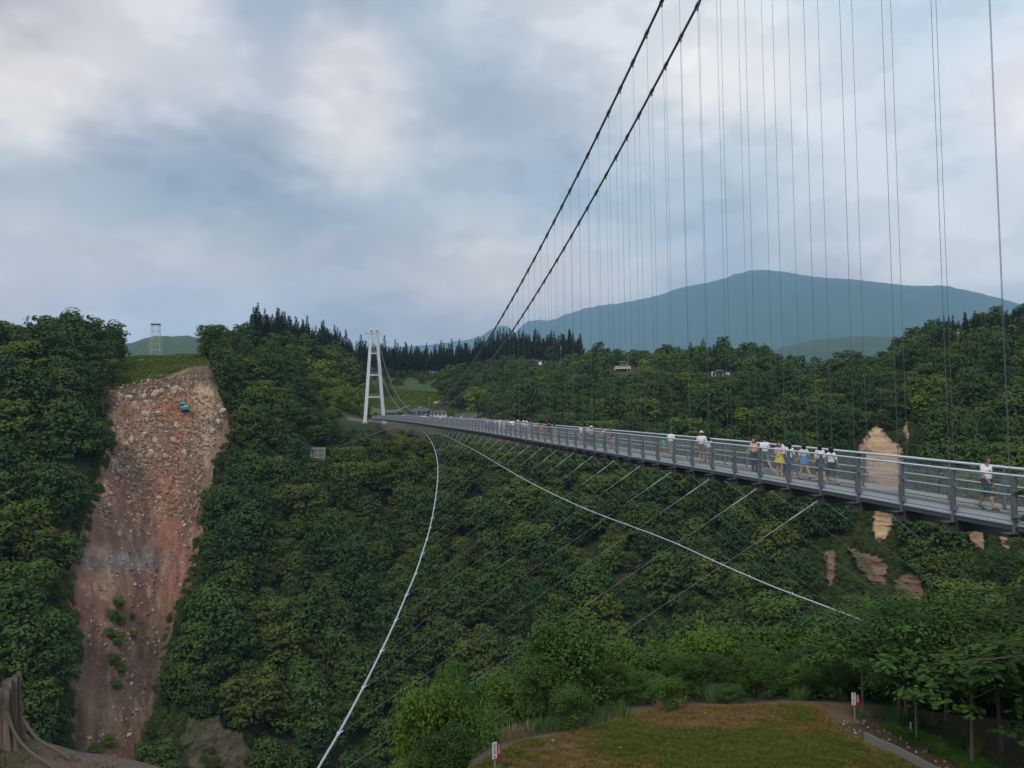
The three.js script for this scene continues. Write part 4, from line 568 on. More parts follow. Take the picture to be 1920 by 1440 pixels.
// young trees with bare stems at the right of the lawn
{
  const R = rng(23);
  const mk = (seed, o) => { const q = rng(seed), L = new Leaves(), n = V(0, 0, 0), p = V(0, 0, 0); for (let k = 0; k < o.pads; k++) { const a = k * 2.4, t = q(), w = o.rad * Math.sqrt(q()), cy = lerp(o.h0, o.h1, t) - 0.25 * w, pr = 0.5 + 0.35 * q(), cv = 0.75 + 0.5 * q(); for (let j = 0; j < o.per; j++) { const th = q() * 6.28, u = 1 - 1.3 * q() * q(), s = Math.sqrt(Math.max(0, 1 - u * u)), rr = pr * (0.5 + 0.5 * q()); n.set(Math.cos(th) * s, u, Math.sin(th) * s); p.set(Math.cos(a) * w + n.x * rr, cy + n.y * rr * 0.45, Math.sin(a) * w + n.z * rr); n.set(n.x * 0.5, 0.9, n.z * 0.5); const lv = cv * (0.75 + 0.5 * q()); leafAt(L, q, p, n, o.leaf * (0.6 + 0.7 * q()), o.asp, [o.col[0] * lv, o.col[1] * lv, o.col[2] * lv], 0.9); } } return L.geo(); };
  const TR = [{ h0: 2.3, h1: 4.2, rad: 2.0, pads: 60, per: 90, leaf: 0.062, asp: 0.55, col: [0.052, 0.11, 0.016] }, { h0: 2.1, h1: 3.9, rad: 2.2, pads: 52, per: 60, leaf: 0.105, asp: 0.68, col: [0.05, 0.12, 0.017] }].map((o, i) => ({ crown: mk(540 + i, o), trunk: (() => { const q = rng(550 + i), l = [bar(V(0, -0.5, 0), V(0.12, 1.7, 0.05), 0.06, 6, 0.045), bar(V(0.12, 1.7, 0.05), V(-0.05, 3.3, 0), 0.045, 6, 0.02)]; for (let k = 0; k < 7; k++) { const a = k * 2.4; l.push(bar(V(0.05, 1.6 + 0.2 * k, 0), V(Math.cos(a) * 1.4, 2.4 + 0.22 * k, Math.sin(a) * 1.4), 0.025, 5, 0.008)); } return merge(l); })() }));
  for (const [u, d, s, v] of [[13.0, 23.4, 1.0, 1], [14.6, 24.6, 1.05, 0], [15.6, 23.2, 1.1, 1], [12.6, 26.2, 0.95, 0], [14.2, 27.0, 1.0, 0], [16.2, 26.2, 1.1, 1], [17.6, 25.0, 1.15, 0], [13.4, 28.6, 0.9, 0], [11.9, 28.0, 0.8, 1], [17.2, 22.2, 1.05, 0], [18.8, 27, 1.1, 0], [15.4, 21.3, 1.0, 0], [12.2, 24.9, 0.72, 0]]) { const p = near(u, d), g = group('young_tree', v ? 'slender young tree with large drooping leaves at the lawn corner' : 'slender young tree with small leaves and bare stem at the lawn corner', 'tree', p, v ? 'large-leaved young trees' : 'small-leaved young trees'); g.scale.setScalar(s); g.rotation.y = R() * 6.28; part('trunk', TR[v].trunk, paleBarkM, g); part('crown', TR[v].crown, shrubTint[Math.floor(R() * 2)], g); }
}
// cypress whose branches reach in at the right edge
{
  const q = rng(31), L = new Leaves(), br = [], a = V(0, 0, 0), b = V(0, 0, 0), p = V(0, 0, 0), H = 10.4;
  for (let k = 0; k < 64; k++) { const t = (k + 0.5) / 64, y = lerp(H - 0.4, 4.5, t), len = lerp(0.4, 3.7, Math.pow(t, 0.8)) * (0.8 + 0.3 * q()), th = k * 2.4 + q() * 0.5, c = Math.cos(th), s = Math.sin(th); br.push(bar(V(0, y, 0), V(c * len, y - 0.12 * len, s * len), 0.03, 5, 0.008));
    for (let j = 0; j < 150; j++) { const f = 0.15 + 0.85 * Math.sqrt(q()), side = (q() - 0.5) * len * 0.5 * (1.15 - f) * 1.6; p.set(c * len * f - s * side, y - 0.12 * len * f * f + 0.12 - Math.abs(side) * 0.15 + (q() - 0.5) * 0.08, s * len * f + c * side); a.set(c + (q() - 0.5) * 0.9, -0.12 + (q() - 0.5) * 0.5, s + (q() - 0.5) * 0.9).normalize().multiplyScalar(0.07 + 0.06 * q()); b.set(-s, (q() - 0.5) * 0.8, c).multiplyScalar(0.02 + 0.02 * q()); const lv = 0.7 + 0.6 * q(); L.kite(p, a, b, [0.048 * lv, 0.08 * lv, 0.016 * lv]); } }
  const cyp = L.geo(), tg = merge([bar(V(0, -0.6, 0), V(0, H - 0.3, 0), 0.13, 8, 0.02), ...br]);
  const g = group('cypress_tree', 'cypress with flat drooping sprays reaching in below the bridge deck', 'tree', near(12.75, 17.2)); part('trunk', tg, barkM, g); part('crown', cyp, leafM, g); g.scale.setScalar(0.97);
}
// grass: short tufts over the lawn and tall blades along its edge
{
  const R = rng(37), blade = (n, h, w, sp, cl) => { const L = new Leaves(), q = rng(n * 7 + 3), a = V(0, 0, 0), b = V(0, 0, 0), p = V(0, 0, 0); for (let i = 0; i < n; i++) { const th = q() * 6.28, r = sp * Math.sqrt(q()), hh = h * (0.5 + 0.6 * q()), lx = Math.cos(th) * hh * 0.35 * (0.3 + q()), lz = Math.sin(th) * hh * 0.35 * (0.3 + q()); p.set(Math.cos(th) * r + lx / 2, hh / 2, Math.sin(th) * r + lz / 2); a.set(lx / 2, hh / 2, lz / 2); b.set(-Math.sin(th) * w, 0, Math.cos(th) * w); const lv = 0.7 + 0.6 * q(); L.kite(p, a, b, [cl[0] * lv, cl[1] * lv, cl[2] * lv]); } return L.geo(); };
  const m4 = new THREE.Matrix4(), qt = new THREE.Quaternion(), c = new THREE.Color(), gm = new THREE.MeshStandardMaterial({ vertexColors: true, roughness: 0.9, side: THREE.DoubleSide });
  const sow = (name, label, geo, cnt, pick, sc) => { const im = new THREE.InstancedMesh(geo, gm, cnt); let k = 0, guard = 0; while (k < cnt && guard++ < cnt * 60) { const q = pick(); if (!q) continue; const p = near(q[0], q[1]); qt.setFromAxisAngle(V(0, 1, 0), R() * 6.28); const s = sc * (0.6 + 0.8 * R()); m4.compose(p, qt, V(s, s, s)); im.setMatrixAt(k, m4); const t = q[2] || [1, 1, 1]; c.setRGB(...t); im.setColorAt(k, c); k++; } im.count = k; im.name = name; im.userData.kind = 'stuff'; tag(im, label, 'grass'); im.castShadow = im.receiveShadow = true; scene.add(im); };
  sow('lawn_grass', 'short patchy grass of the lawn in the foreground', blade(26, 0.09, 0.008, 0.12, [0.11, 0.13, 0.018]), 17000, () => { const u = lerp(-2.2, 11.5, R()), d = lerp(17, 28.4, R()); if (distPoly(u, d, EDGE) > -0.15 || (u > 8 && u - stripU(d) > -0.66)) return null; const a = fbm(u * 0.55, d * 0.55, 11, 4) + 0.35 * fbm(u * 0.9 + 5, d * 0.9, 14, 3), dry = sstep(-0.25, 0.3, a); if (R() < dry * 0.75) return null; return [u, d, [1 + 0.9 * dry, 1 + 0.05 * dry, 1 + 0.6 * dry]]; }, 1);
  sow('strip_grass', 'bright green grass strip beside the planting bed', blade(24, 0.14, 0.009, 0.12, [0.075, 0.17, 0.02]), 3200, () => { const d = lerp(18, 26, R()), u = stripU(d) + lerp(0.6, 1.4, R()); return [u, d]; }, 1);
  sow('bank_grass', 'thin rough grass on the bank around the stump', blade(14, 0.07, 0.006, 0.10, [0.10, 0.11, 0.03]), 1500, () => { const u = lerp(-9, 0, R()), d = lerp(7.2, 9.3, R()); return distPoly(u, d, EDGE) < -0.25 && R() < 0.6 - 0.4 * sstep(-5.8, -5.2, u) * sstep(8.3, 8.6, d) ? [u, d] : null; }, 0.9);
  const tall = blade(90, 0.62, 0.011, 0.3, [0.07, 0.13, 0.03]), dryG = blade(70, 0.5, 0.010, 0.25, [0.26, 0.19, 0.08]);
  const tuft = (u, d, geo, label, grp, s) => { const p = near(u, d, -0.03), g = group('grass_tuft', label, 'grass', p, grp); g.scale.setScalar(s); g.rotation.y = R() * 6; part('blades', geo, gm, g); };
  for (const x of [990, 1012, 1030, 1052, 1070, 1090, 1118, 1150, 1240, 1320, 1480]) { const d = interp([[960, 26.2], [1100, 27], [1200, 28], [1300, 28.9], [1600, 28.8]], x); tuft((x - 960) / F * d, d, tall, 'tall green grass tuft at the lawn edge below the bushes', 'green grass tufts', 0.8 + 0.5 * R()); }
  for (const x of [936, 950, 962, 975, 1225, 1262]) { const d = interp([[900, 25.1], [960, 25.9], [1300, 28.7]], x); tuft((x - 960) / F * d, d, dryG, 'dry straw-coloured grass tuft at the lawn edge', 'dry grass tufts', 0.7 + 0.4 * R()); }
  for (let i = 0; i < 16; i++) { const d = lerp(22.5, 26.5, R()), u = stripU(d) + lerp(1.5, 2.4, R()); tuft(u, d, R() < 0.6 ? tall : dryG, 'rough grass tuft below the young trees', 'tufts under the trees', 0.5 + 0.5 * R()); }
  for (const [u, d] of [[11.3, 26.9], [11.9, 26.6], [12.4, 27.0], [12.9, 26.4], [12.1, 26.1]]) tuft(u, d, tall, 'lush green grass clump behind the warning sign', 'clumps behind the sign', 0.7 + 0.5 * R());
}
// stones of the planting bed, concrete kerb
{
  const R = rng(43), mats = [std(0.26, 0.22, 0.18, 0.95), std(0.40, 0.37, 0.32, 0.95), std(0.15, 0.11, 0.085, 0.95)];
  for (let i = 0; i < 90; i++) { const d = lerp(21.8, 26.6, R()), u = stripU(d) + lerp(-0.6, 0.6, R()), m = new THREE.Mesh(ROCKS[Math.floor(R() * 4)], mats[Math.floor(R() * 3)]); m.name = numbered('stone'); m.position.copy(near(u, d, 0.02)); m.scale.setScalar(0.025 + 0.055 * R() * R()); m.rotation.set(R(), R() * 6, R()); m.castShadow = m.receiveShadow = true; tag(m, 'small stone lying in the brown planting bed', 'stone', 'stones in the planting bed'); scene.add(m); }
  for (let i = 0; i < 14; i++) { const u = lerp(0, 10, R()), d = lerp(23.5, 27.6, R()); if (distPoly(u, d, EDGE) > -0.4) continue; const m = new THREE.Mesh(ROCKS[1], mats[1]); m.name = numbered('pebble'); m.position.copy(near(u, d, 0.02)); m.scale.setScalar(0.03 + 0.03 * R()); m.rotation.y = R() * 6; m.castShadow = m.receiveShadow = true; tag(m, 'pale pebble lying on the lawn grass', 'stone', 'pebbles on the lawn'); scene.add(m); }
  const pts = []; for (let d = 25.05; d > 20.5; d -= 0.5) pts.push([stripU(d) - 0.66, d]);
  const L = []; for (let i = 0; i < pts.length - 1; i++) { const a = near(...pts[i]), b = near(...pts[i + 1]), m = a.clone().add(b).multiplyScalar(0.5), g = new THREE.BoxGeometry(0.09, 0.45, a.distanceTo(b) + 0.01); g.translate(0, 0.05, 0); g.applyQuaternion(new THREE.Quaternion().setFromUnitVectors(V(0, 0, 1), b.clone().sub(a).normalize())); g.translate(m.x, m.y, m.z); L.push(g); }
  const k = new THREE.Mesh(merge(L), std(0.19, 0.178, 0.155, 0.9)); k.name = 'concrete_kerb'; k.castShadow = k.receiveShadow = true; tag(k, 'low grey concrete kerb between the lawn and planting bed', 'kerb'); scene.add(k);
  const st = new THREE.Mesh(bar(V(0, -0.3, 0), V(0.03, 0.35, 0), 0.03, 6), std(0.5, 0.5, 0.48, 0.8)); st.name = 'marker_post'; st.position.copy(near(12.35, 25.6)); st.castShadow = st.receiveShadow = true; tag(st, 'short white marker post in the weeds below the young trees', 'post'); scene.add(st);
}
// warning signs: a white and a red board side by side on a stake
{
  const W = 64, H = 192, draw = (bg, fg, chars) => { const c = document.createElement('canvas'); c.width = W; c.height = H; const x = c.getContext('2d'); x.fillStyle = bg; x.fillRect(0, 0, W, H); x.lineWidth = 5; chars.forEach((ch, i) => { x.strokeStyle = Array.isArray(fg) ? fg[i] : fg; const oy = 6 + i * (H - 12) / chars.length, sh = (H - 12) / chars.length - 4; for (const s of ch) { x.beginPath(); s.forEach(([a, b], k) => k ? x.lineTo(9 + a * 46, oy + b * sh) : x.moveTo(9 + a * 46, oy + b * sh)); x.stroke(); } }); const t = new THREE.CanvasTexture(c); t.colorSpace = THREE.SRGBColorSpace; return t; };
  const tachi = [[[0.5, 0], [0.5, 0.2]], [[0.1, 0.25], [0.9, 0.25]], [[0.3, 0.35], [0.38, 0.85]], [[0.7, 0.35], [0.58, 0.85]], [[0, 0.95], [1, 0.95]]], iri = [[[0.35, 0.02], [0.5, 0.15], [0.4, 0.6], [0.02, 1]], [[0.5, 0.25], [0.65, 0.65], [1, 1]]], kin = [[[0.05, 0.15], [0.45, 0.15]], [[0.25, 0], [0.25, 0.5]], [[0.55, 0.15], [0.95, 0.15]], [[0.75, 0], [0.75, 0.5]], [[0.2, 0.58], [0.8, 0.58]], [[0.05, 0.72], [0.95, 0.72]], [[0.5, 0.72], [0.5, 1]], [[0.25, 0.8], [0.15, 0.98]], [[0.75, 0.8], [0.85, 0.98]]], shi = [[[0.5, 0], [0.5, 0.95]], [[0.5, 0.45], [0.85, 0.45]], [[0.2, 0.4], [0.2, 0.95]], [[0, 0.95], [1, 0.95]]];
  const ki = [[[0.35, 0], [0.1, 0.25]], [[0.3, 0.1], [0.75, 0.1], [0.6, 0.28]], [[0.05, 0.32], [0.95, 0.32]], [[0.15, 0.32], [0.1, 0.7], [0, 1]], [[0.35, 0.5], [0.8, 0.5], [0.8, 0.7]], [[0.35, 0.5], [0.35, 0.95], [0.9, 0.95], [0.95, 0.8]]], ken = [[[0.05, 0.05], [0.35, 0.05], [0.2, 0.4], [0.35, 0.65]], [[0.05, 0.05], [0.05, 1]], [[0.7, 0], [0.4, 0.35]], [[0.7, 0], [1, 0.35]], [[0.5, 0.4], [0.9, 0.4]], [[0.45, 0.5], [0.95, 0.5], [0.95, 0.72], [0.45, 0.72], [0.45, 0.5]], [[0.7, 0.4], [0.68, 0.75], [0.4, 1]], [[0.7, 0.75], [1, 1]]];
  const white = draw('#e6e4de', ['#17171b', '#17171b', '#8a1626', '#17171b'], [tachi, iri, kin, shi]), red = draw('#a41525', ['#f0dcdc', '#f0dcdc', '#c9485a'], [ki, ken, shi]);
  const face = t => new THREE.MeshStandardMaterial({ map: t, roughness: 0.6 });
  const wood = std(0.30, 0.26, 0.20, 0.9);
  for (const [x, y, d, s, turn, label] of [[1583, 1352, null, 1.0, 0.15, 'red and white warning sign on a stake at the lawn corner by the planting bed'], [920, 1462, null, 1.12, 0.75, 'red and white warning sign on the bare soil mound at the lawn edge']]) {
    let p = null; for (let dd = 12; dd < 34; dd += 0.02) { const u = (x - 960) / F * dd, q = near(u, dd), P = toPix(q); if (P[1] < y) { p = q; break; } }
    const g = group('warning_sign', label, 'sign', p); g.rotation.y = turn - YAW * D2R; g.scale.setScalar(s);
    part('stake', bx(0.035, 1.0, 0.03, 0, 0.38, -0.02), wood, g);
    const B = (name, w, cx, tex, mat, tilt) => { const b = new THREE.Group(); const m = part(name, bx(w, 0.4, 0.012, 0, 0, 0), mat, g); m.position.set(cx, 0.68 - tilt * 0.3, 0.01); m.rotation.y = tilt; const f = part('lettering', new THREE.PlaneGeometry(w * 0.97, 0.39), face(tex), m); f.position.z = 0.009; };
    B('white_board', 0.135, -0.035, white, std(0.75, 0.74, 0.70, 0.6), -0.12); B('red_board', 0.13, 0.105, red, std(0.35, 0.02, 0.03, 0.6), 0.12);
  }
}
// weathered tree stump with roots
{
  const R = rng(71), nu = 160, nv = 40, ridge = t => 0.045 * Math.sin(t * 7 + 0.6) - 0.06 * Math.pow(Math.abs(Math.sin(t * 6.5 + 2)), 6) + 0.03 * Math.sin(t * 13 + 2) - 0.035 * Math.pow(Math.abs(Math.sin(t * 13.5 + 1)), 4) + 0.02 * Math.sin(t * 23) + 0.016 * Math.sin(t * 41 + 1) + 0.01 * Math.sin(t * 67);
  const lobes = [-0.35, 0.75, 2.2, 3.6, 4.9].map(a => [a, 0.8 + 0.5 * R()]);
  const rad = (t, v) => { let r = 0.25 + 0.03 * (1 - v) + ridge(t) * (0.7 + 0.5 * v) + 0.03 * fbm(Math.cos(t) * 9, v * 7, Math.sin(t) * 9, 4); for (const [a, w] of lobes) { let q = Math.abs(((t - a + 9.425) % 6.2832) - 3.1416); r += w * 0.26 * Math.exp(-q * q * 12) * Math.pow(1 - v, 2.6); } return r; };
  const cut = t => 0.76 + 0.05 * Math.sin(t * 3 + 1) + 0.035 * vnoise(Math.cos(t) * 9, Math.sin(t) * 9, 3);
  const shell = gridMesh(nu, nv, (i, j) => { const t = i / nu * 6.2832, v = j / nv, r = rad(t, v), y = -0.2 + (cut(t) + 0.2) * v; const g = fbm(t * 26, v * 2.5, 5, 4), k = 0.9 + 0.9 * g, e = sstep(0.8, 1, v); return [Math.cos(t) * r, y, Math.sin(t) * r, 0.16 * k + 0.05 * e, 0.12 * k + 0.055 * e, 0.088 * k + 0.05 * e].map((w, q) => q > 2 ? Math.max(0.02, w) : w); });
  const inner = gridMesh(nu, 6, (i, j) => { const t = i / nu * 6.2832, v = j / 6, r = rad(t, 1) * (1 - v) , y = cut(t) * (1 - v) + 0.55 * v - 0.02 * v; return [Math.cos(t) * r, y, Math.sin(t) * r, 0.11, 0.075, 0.05]; });
  const bark = new THREE.MeshStandardMaterial({ vertexColors: true, roughness: 0.95, side: THREE.DoubleSide });
  const u0 = -5.88, d0 = 9.15, p = near(u0, d0), g = group('tree_stump', 'weathered grey-brown tree stump with splayed roots on the bare bank', 'stump', p); g.rotation.y = 0.4; g.scale.setScalar(0.92);
  part('trunk', shell, bark, g); part('hollow_top', inner, bark, g);
  const rootTo = (pts, r) => part('root', new THREE.TubeGeometry(new THREE.CatmullRomCurve3(pts.map(q => { const w = g.worldToLocal(q.clone()); return w; })), 40, r, 7), std(0.12, 0.09, 0.066, 0.95), g);
  g.updateMatrixWorld(true);
  const gp = (du, dd, lift) => near(u0 + du, d0 + dd, lift);
  rootTo([gp(0.22, -0.12, 0.42), gp(0.36, -0.16, 0.2), gp(0.55, -0.2, 0.08), gp(0.8, -0.26, 0.03), gp(0.98, -0.3, -0.03)], 0.02); rootTo([gp(0.28, 0.05, 0.3), gp(0.5, 0.02, 0.12), gp(0.72, 0, 0.06), gp(0.95, -0.02, -0.03)], 0.022); rootTo([gp(-0.1, -0.25, 0.3), gp(-0.3, -0.5, 0.08), gp(-0.55, -0.7, -0.02)], 0.035);
}
// ---------------------------------------------------------------- things at the far bridge head and in the woods
const groundAt = (px, r) => { const d = ray(px, 790), k = r / Math.hypot(d.x, d.z); const x = d.x * k, z = d.z * k; return V(x, gorgeH(x, z), z); };
const faceCam = p => Math.atan2(-p.x, -p.z);
const plasterM = std(0.62, 0.58, 0.48, 0.9), creamM = std(0.66, 0.58, 0.38, 0.85), whitePaintM = std(0.78, 0.77, 0.73, 0.7), roofM = std(0.10, 0.105, 0.115, 0.7), tealRoofM = std(0.30, 0.40, 0.37, 0.6), timberM = std(0.13, 0.085, 0.06, 0.9), paneM = std(0.03, 0.04, 0.045, 0.15), concreteM = std(0.20, 0.195, 0.18, 0.95);
function hipRoof(w, d, h, y) { const g = new THREE.BufferGeometry(), a = w / 2, b = d / 2, r = Math.max(0, a - b) * 0.9; const P = [[-a, y, -b], [a, y, -b], [a, y, b], [-a, y, b], [-r, y + h, 0], [r, y + h, 0]], I = [0, 4, 5, 0, 5, 1, 1, 5, 2, 2, 5, 4, 2, 4, 3, 3, 4, 0, 0, 1, 2, 0, 2, 3]; g.setAttribute('position', new THREE.Float32BufferAttribute(I.flatMap(i => P[i]), 3)); g.computeVertexNormals(); return g; }
{ // ticket hall with grey hipped roof
  const p = groundAt(789, 441), g = group('ticket_hall', 'low hall with grey hipped roof and small white roof lantern at bridge head', 'building', p); g.rotation.y = faceCam(p) + 0.1;
  part('wall', bx(11, 2.8, 6.5, 0, 1.2, 0), timberM, g); const rf = part('roof', hipRoof(14, 9.5, 2.3, 2.6), roofM, g); part('lantern', merge([bx(2.6, 0.7, 1.6, -0.3, 4.9, 0)]), whitePaintM, rf); part('lantern_roof', hipRoof(4.2, 2.8, 0.5, 5.25), roofM, rf);
  for (let i = -2; i <= 2; i++) { part('post', bx(0.25, 2.8, 0.25, i * 2.6, 1.2, 4.2), whitePaintM, g); part('window', bx(1.6, 1.3, 0.06, i * 2.1, 1.5, 3.28), paneM, g); }
}
{ // covered walk with pale green roof and rising ramp
  const p = groundAt(738, 409), g = group('covered_walk', 'long covered walk with pale green roof beside the white tower', 'shelter', p); g.rotation.y = faceCam(p) - 0.1;
  part('roof', (() => { const b = bx(9.5, 0.25, 4, 0, 3.6, 0); b.rotateZ(-0.06); return b; })(), tealRoofM, g); part('fascia', bx(9.3, 0.3, 0.1, 0, 3.3, 2.0), tealRoofM, g); for (let i = 0; i < 5; i++) for (const s of [-1, 1]) part('post', bx(0.18, 3.6, 0.18, -4 + i * 2, 1.7, s * 1.6), timberM, g); part('back_wall', bx(9, 2.2, 0.1, 0, 1.1, -1.7), timberM, g);
  const p2 = groundAt(760, 424), h = group('stair_roof', 'pale sloping roof over steps rising behind the covered walk', 'shelter', p2); h.rotation.y = faceCam(p2); part('roof', (() => { const b = bx(8.5, 0.22, 2.6, 0, 4.3, 0); b.rotateZ(0.36); b.translate(0, 0.4, 0); return b; })(), plasterM, h); for (const [x, t] of [[-3.4, 3.2], [-1.2, 4.1], [1.2, 5], [3.4, 5.8]]) part('post', bx(0.2, t, 0.2, x, t / 2 - 0.3, 0.8), timberM, h);
}
{ // white shop front with dark posts
  const p = groundAt(826, 438), g = group('shop', 'small white shop with dark posts behind the bridge railing', 'building', p); g.rotation.y = faceCam(p) - 0.15;
  part('wall', bx(7.5, 2.4, 4, 0, 1.6, 0), whitePaintM, g); part('roof', hipRoof(8.8, 5.4, 1.4, 2.9), roofM, g); for (let i = -1; i <= 1; i++) part('window', bx(1.3, 1.1, 0.06, i * 2.3, 1.9, 2.03), paneM, g); for (const s of [-1, -0.33, 0.33, 1]) part('post', bx(0.16, 2.6, 0.16, s * 3.6, 1.4, 2.5), timberM, g);
}
function carAt(px, r, label, body, turn) {
  const p = groundAt(px, r), g = group('parked_car', label, 'car', p, 'cars parked at the far bridge head'); g.rotation.y = faceCam(p) + turn;
  const sh = new THREE.Shape(); [[-2.1, 0.35], [-2.1, 0.85], [-1.7, 1.0], [-1.1, 1.5], [0.8, 1.52], [1.35, 1.0], [2.0, 0.88], [2.1, 0.35]].forEach(([x, y], i) => i ? sh.lineTo(x, y) : sh.moveTo(x, y)); const e = new THREE.ExtrudeGeometry(sh, { depth: 1.6, bevelEnabled: true, bevelSize: 0.05, bevelThickness: 0.05, bevelSegments: 2 }); e.translate(0, 0, -0.8); part('body', e, std(...body, 0.35), g);
  for (const s of [-1, 1]) { part('side_window', bx(1.7, 0.36, 0.04, -0.1, 1.22, s * 0.86), paneM, g); for (const x of [-1.3, 1.3]) { const w = new THREE.CylinderGeometry(0.32, 0.32, 0.2, 14); w.rotateX(Math.PI / 2); w.translate(x, 0.32, s * 0.76); part('wheel', w, std(0.02, 0.02, 0.02, 0.8), g); } }
}
carAt(820, 472, 'white car parked on the slope beside the dark tree', [0.78, 0.78, 0.77], 0.1); carAt(839, 478, 'silver grey car parked uphill of the white car', [0.35, 0.36, 0.38], 0.3); carAt(881, 446, 'white and grey car parked in shade under the trees', [0.6, 0.6, 0.6], -0.1);
{ const p = groundAt(805, 455), g = group('lamp_post', 'thin lamp post with white head on the grassy slope', 'lamp', p); part('pole', bar(V(0, -0.3, 0), V(0, 6.8, 0), 0.08, 6), galvM, g); part('lamp_head', bx(1.3, 0.18, 0.35, 0.4, 6.85, 0), whitePaintM, g); }
// two houses half hidden in the woods
{
  const p = hitGorge(1167, 696, 380), g = group('hillside_house', 'cream two-storey house with long balcony half hidden in trees', 'house', V(p.x, p.y - 1, p.z)); g.rotation.y = faceCam(p) + 0.06;
  part('wall', bx(8, 4.6, 5, 0.5, 2, -3), timberM, g); const bal = part('balcony', bx(10, 0.9, 2.6, 0, 2.8, 0), creamM, g); for (let i = 0; i < 9; i++) part('baluster', bx(0.6, 1.0, 0.1, -4.6 + i * 1.15, 3.6, 1.2), creamM, bal); part('balcony_rail', bx(10, 0.18, 0.14, 0, 4.1, 1.2), whitePaintM, bal);
  part('upper_wall', bx(6, 2.2, 4, 1.2, 5.4, -3), timberM, g); for (let i = 0; i < 4; i++) part('window', bx(1.1, 1.5, 0.1, -0.8 + i * 1.35, 5.6, -0.95), whitePaintM, g); part('roof', hipRoof(8, 5, 0.7, 6.5), roofM, g);
  for (const [x, z] of [[-4.7, 1], [4.7, 1], [3, 1]]) part('stilt', bx(0.3, 4, 0.3, x, 0.8, z), creamM, g); part('mast', bar(V(4, 6, -2), V(4, 11.5, -2), 0.07, 5), galvM, g);
  const p2 = hitGorge(1349, 706, 380), h = group('white_house', 'white house front with dark openings between the treetops', 'house', V(p2.x, p2.y - 0.6, p2.z)); h.rotation.y = faceCam(p2);
  part('wall', bx(6.2, 3.4, 4, -1, 1.7, -2), whitePaintM, h); for (let i = 0; i < 3; i++) part('window', bx(1.15, 2.0, 0.08, -3 + i * 2, 1.9, 0.02), paneM, h); part('roof', hipRoof(6.6, 4.4, 0.8, 3.4), roofM, h); part('annex', bx(2, 2.6, 3, 4.3, 1.3, -2), whitePaintM, h); part('annex_roof', hipRoof(2.8, 3.8, 0.9, 2.6), roofM, h); part('annex_window', bx(0.8, 1.1, 0.08, 4.3, 1.4, -0.47), paneM, h);
}
{ const p = hitGorge(1012, 690, 380), g = group('antenna_dish', 'round white dish antenna standing clear of the treetops', 'antenna', V(p.x, p.y, p.z)); g.rotation.y = faceCam(p) + 0.4; const pr = []; for (let i = 0; i <= 10; i++) pr.push(new THREE.Vector2(i / 10 * 1.3, 0.5 * (i / 10) ** 2)); const lg = new THREE.LatheGeometry(pr, 20); lg.rotateX(1.2); lg.translate(0, 3.2, 0.2); part('dish', lg, std(0.8, 0.8, 0.78, 0.5, { side: THREE.DoubleSide }), g); part('mast', bar(V(0, -1, 0), V(0, 3.2, 0), 0.12, 6), galvM, g); }
for (const [px, y0, y1, r, label] of [[1054, 692, 646, 490, 'thin grey antenna mast rising from the wooded hill'], [1803, 640, 614, 425, 'grey concrete post rising among trees on the right hill']]) { const p = groundAt(px, r), t = atR(px, y1, Math.hypot(p.x, p.z)), g = group('mast', label, 'mast', p), hh = t.y - p.y; part('pole', bar(V(0, -0.5, 0), V(0, hh, 0), 0.2, 6, 0.1), concreteM, g); part('aerial', merge([bx(1.4, 0.1, 0.1, 0, hh - 1, 0), bx(0.3, 0.9, 0.3, 0, hh - 2.5, 0.3)]), whitePaintM, g); }
// lattice tower far beyond the meadow
{
  const r = 640, b = groundAt(291, r), top = atR(291, 609, r).y - b.y, g = group('lattice_tower', 'open steel lattice tower with flat top platform beyond the meadow', 'tower', b), M = std(0.5, 0.47, 0.44, 0.7), w = y => lerp(4.2, 2.4, y / top);
  for (const [sx, sz] of [[-1, -1], [1, -1], [-1, 1], [1, 1]]) part('leg', bar(V(sx * w(0), -1, sz * w(0)), V(sx * w(top), top, sz * w(top)), 0.15, 5), M, g);
  for (let k = 0; k < 7; k++) { const y = top * k / 7, y2 = top * (k + 1) / 7; for (const s of [-1, 1]) { part('brace', merge([bar(V(-w(y), y, s * w(y)), V(w(y2), y2, s * w(y2)), 0.05, 4), bar(V(w(y), y, s * w(y)), V(-w(y2), y2, s * w(y2)), 0.05, 4), bar(V(s * w(y), y, -w(y)), V(s * w(y2), y2, w(y2)), 0.05, 4), bx(w(y2) * 2, 0.2, 0.2, 0, y2, s * w(y2))]), M, g); } }
  part('platform', bx(6.4, 0.6, 6.4, 0, top + 0.3, 0), std(0.16, 0.15, 0.15, 0.8), g);
}
// anchor blocks of the storm cables
for (const [px, py, label] of [[596, 860, 'concrete anchor block with framed grid face where the left storm cable ends'], [832, 862, 'concrete anchor block on the slope below the bridge head']]) {
  const p = hitGorge(px, py), g = group('anchor_block', label, 'anchor block', p); g.rotation.y = faceCam(p); part('block', bx(6.4, 6.5, 5, 0, 1.2, -2.4), concreteM, g); for (let i = -1; i <= 1; i++) part('frame_bar', bx(0.35, 4.6, 0.3, i * 2.6, 2.2, 0.22), std(0.36, 0.35, 0.32, 0.9), g); for (let k = 0; k < 3; k++) part('frame_beam', bx(5.6, 0.35, 0.26, 0, 0.4 + k * 1.8, 0.18), std(0.34, 0.33, 0.3, 0.9), g);
}
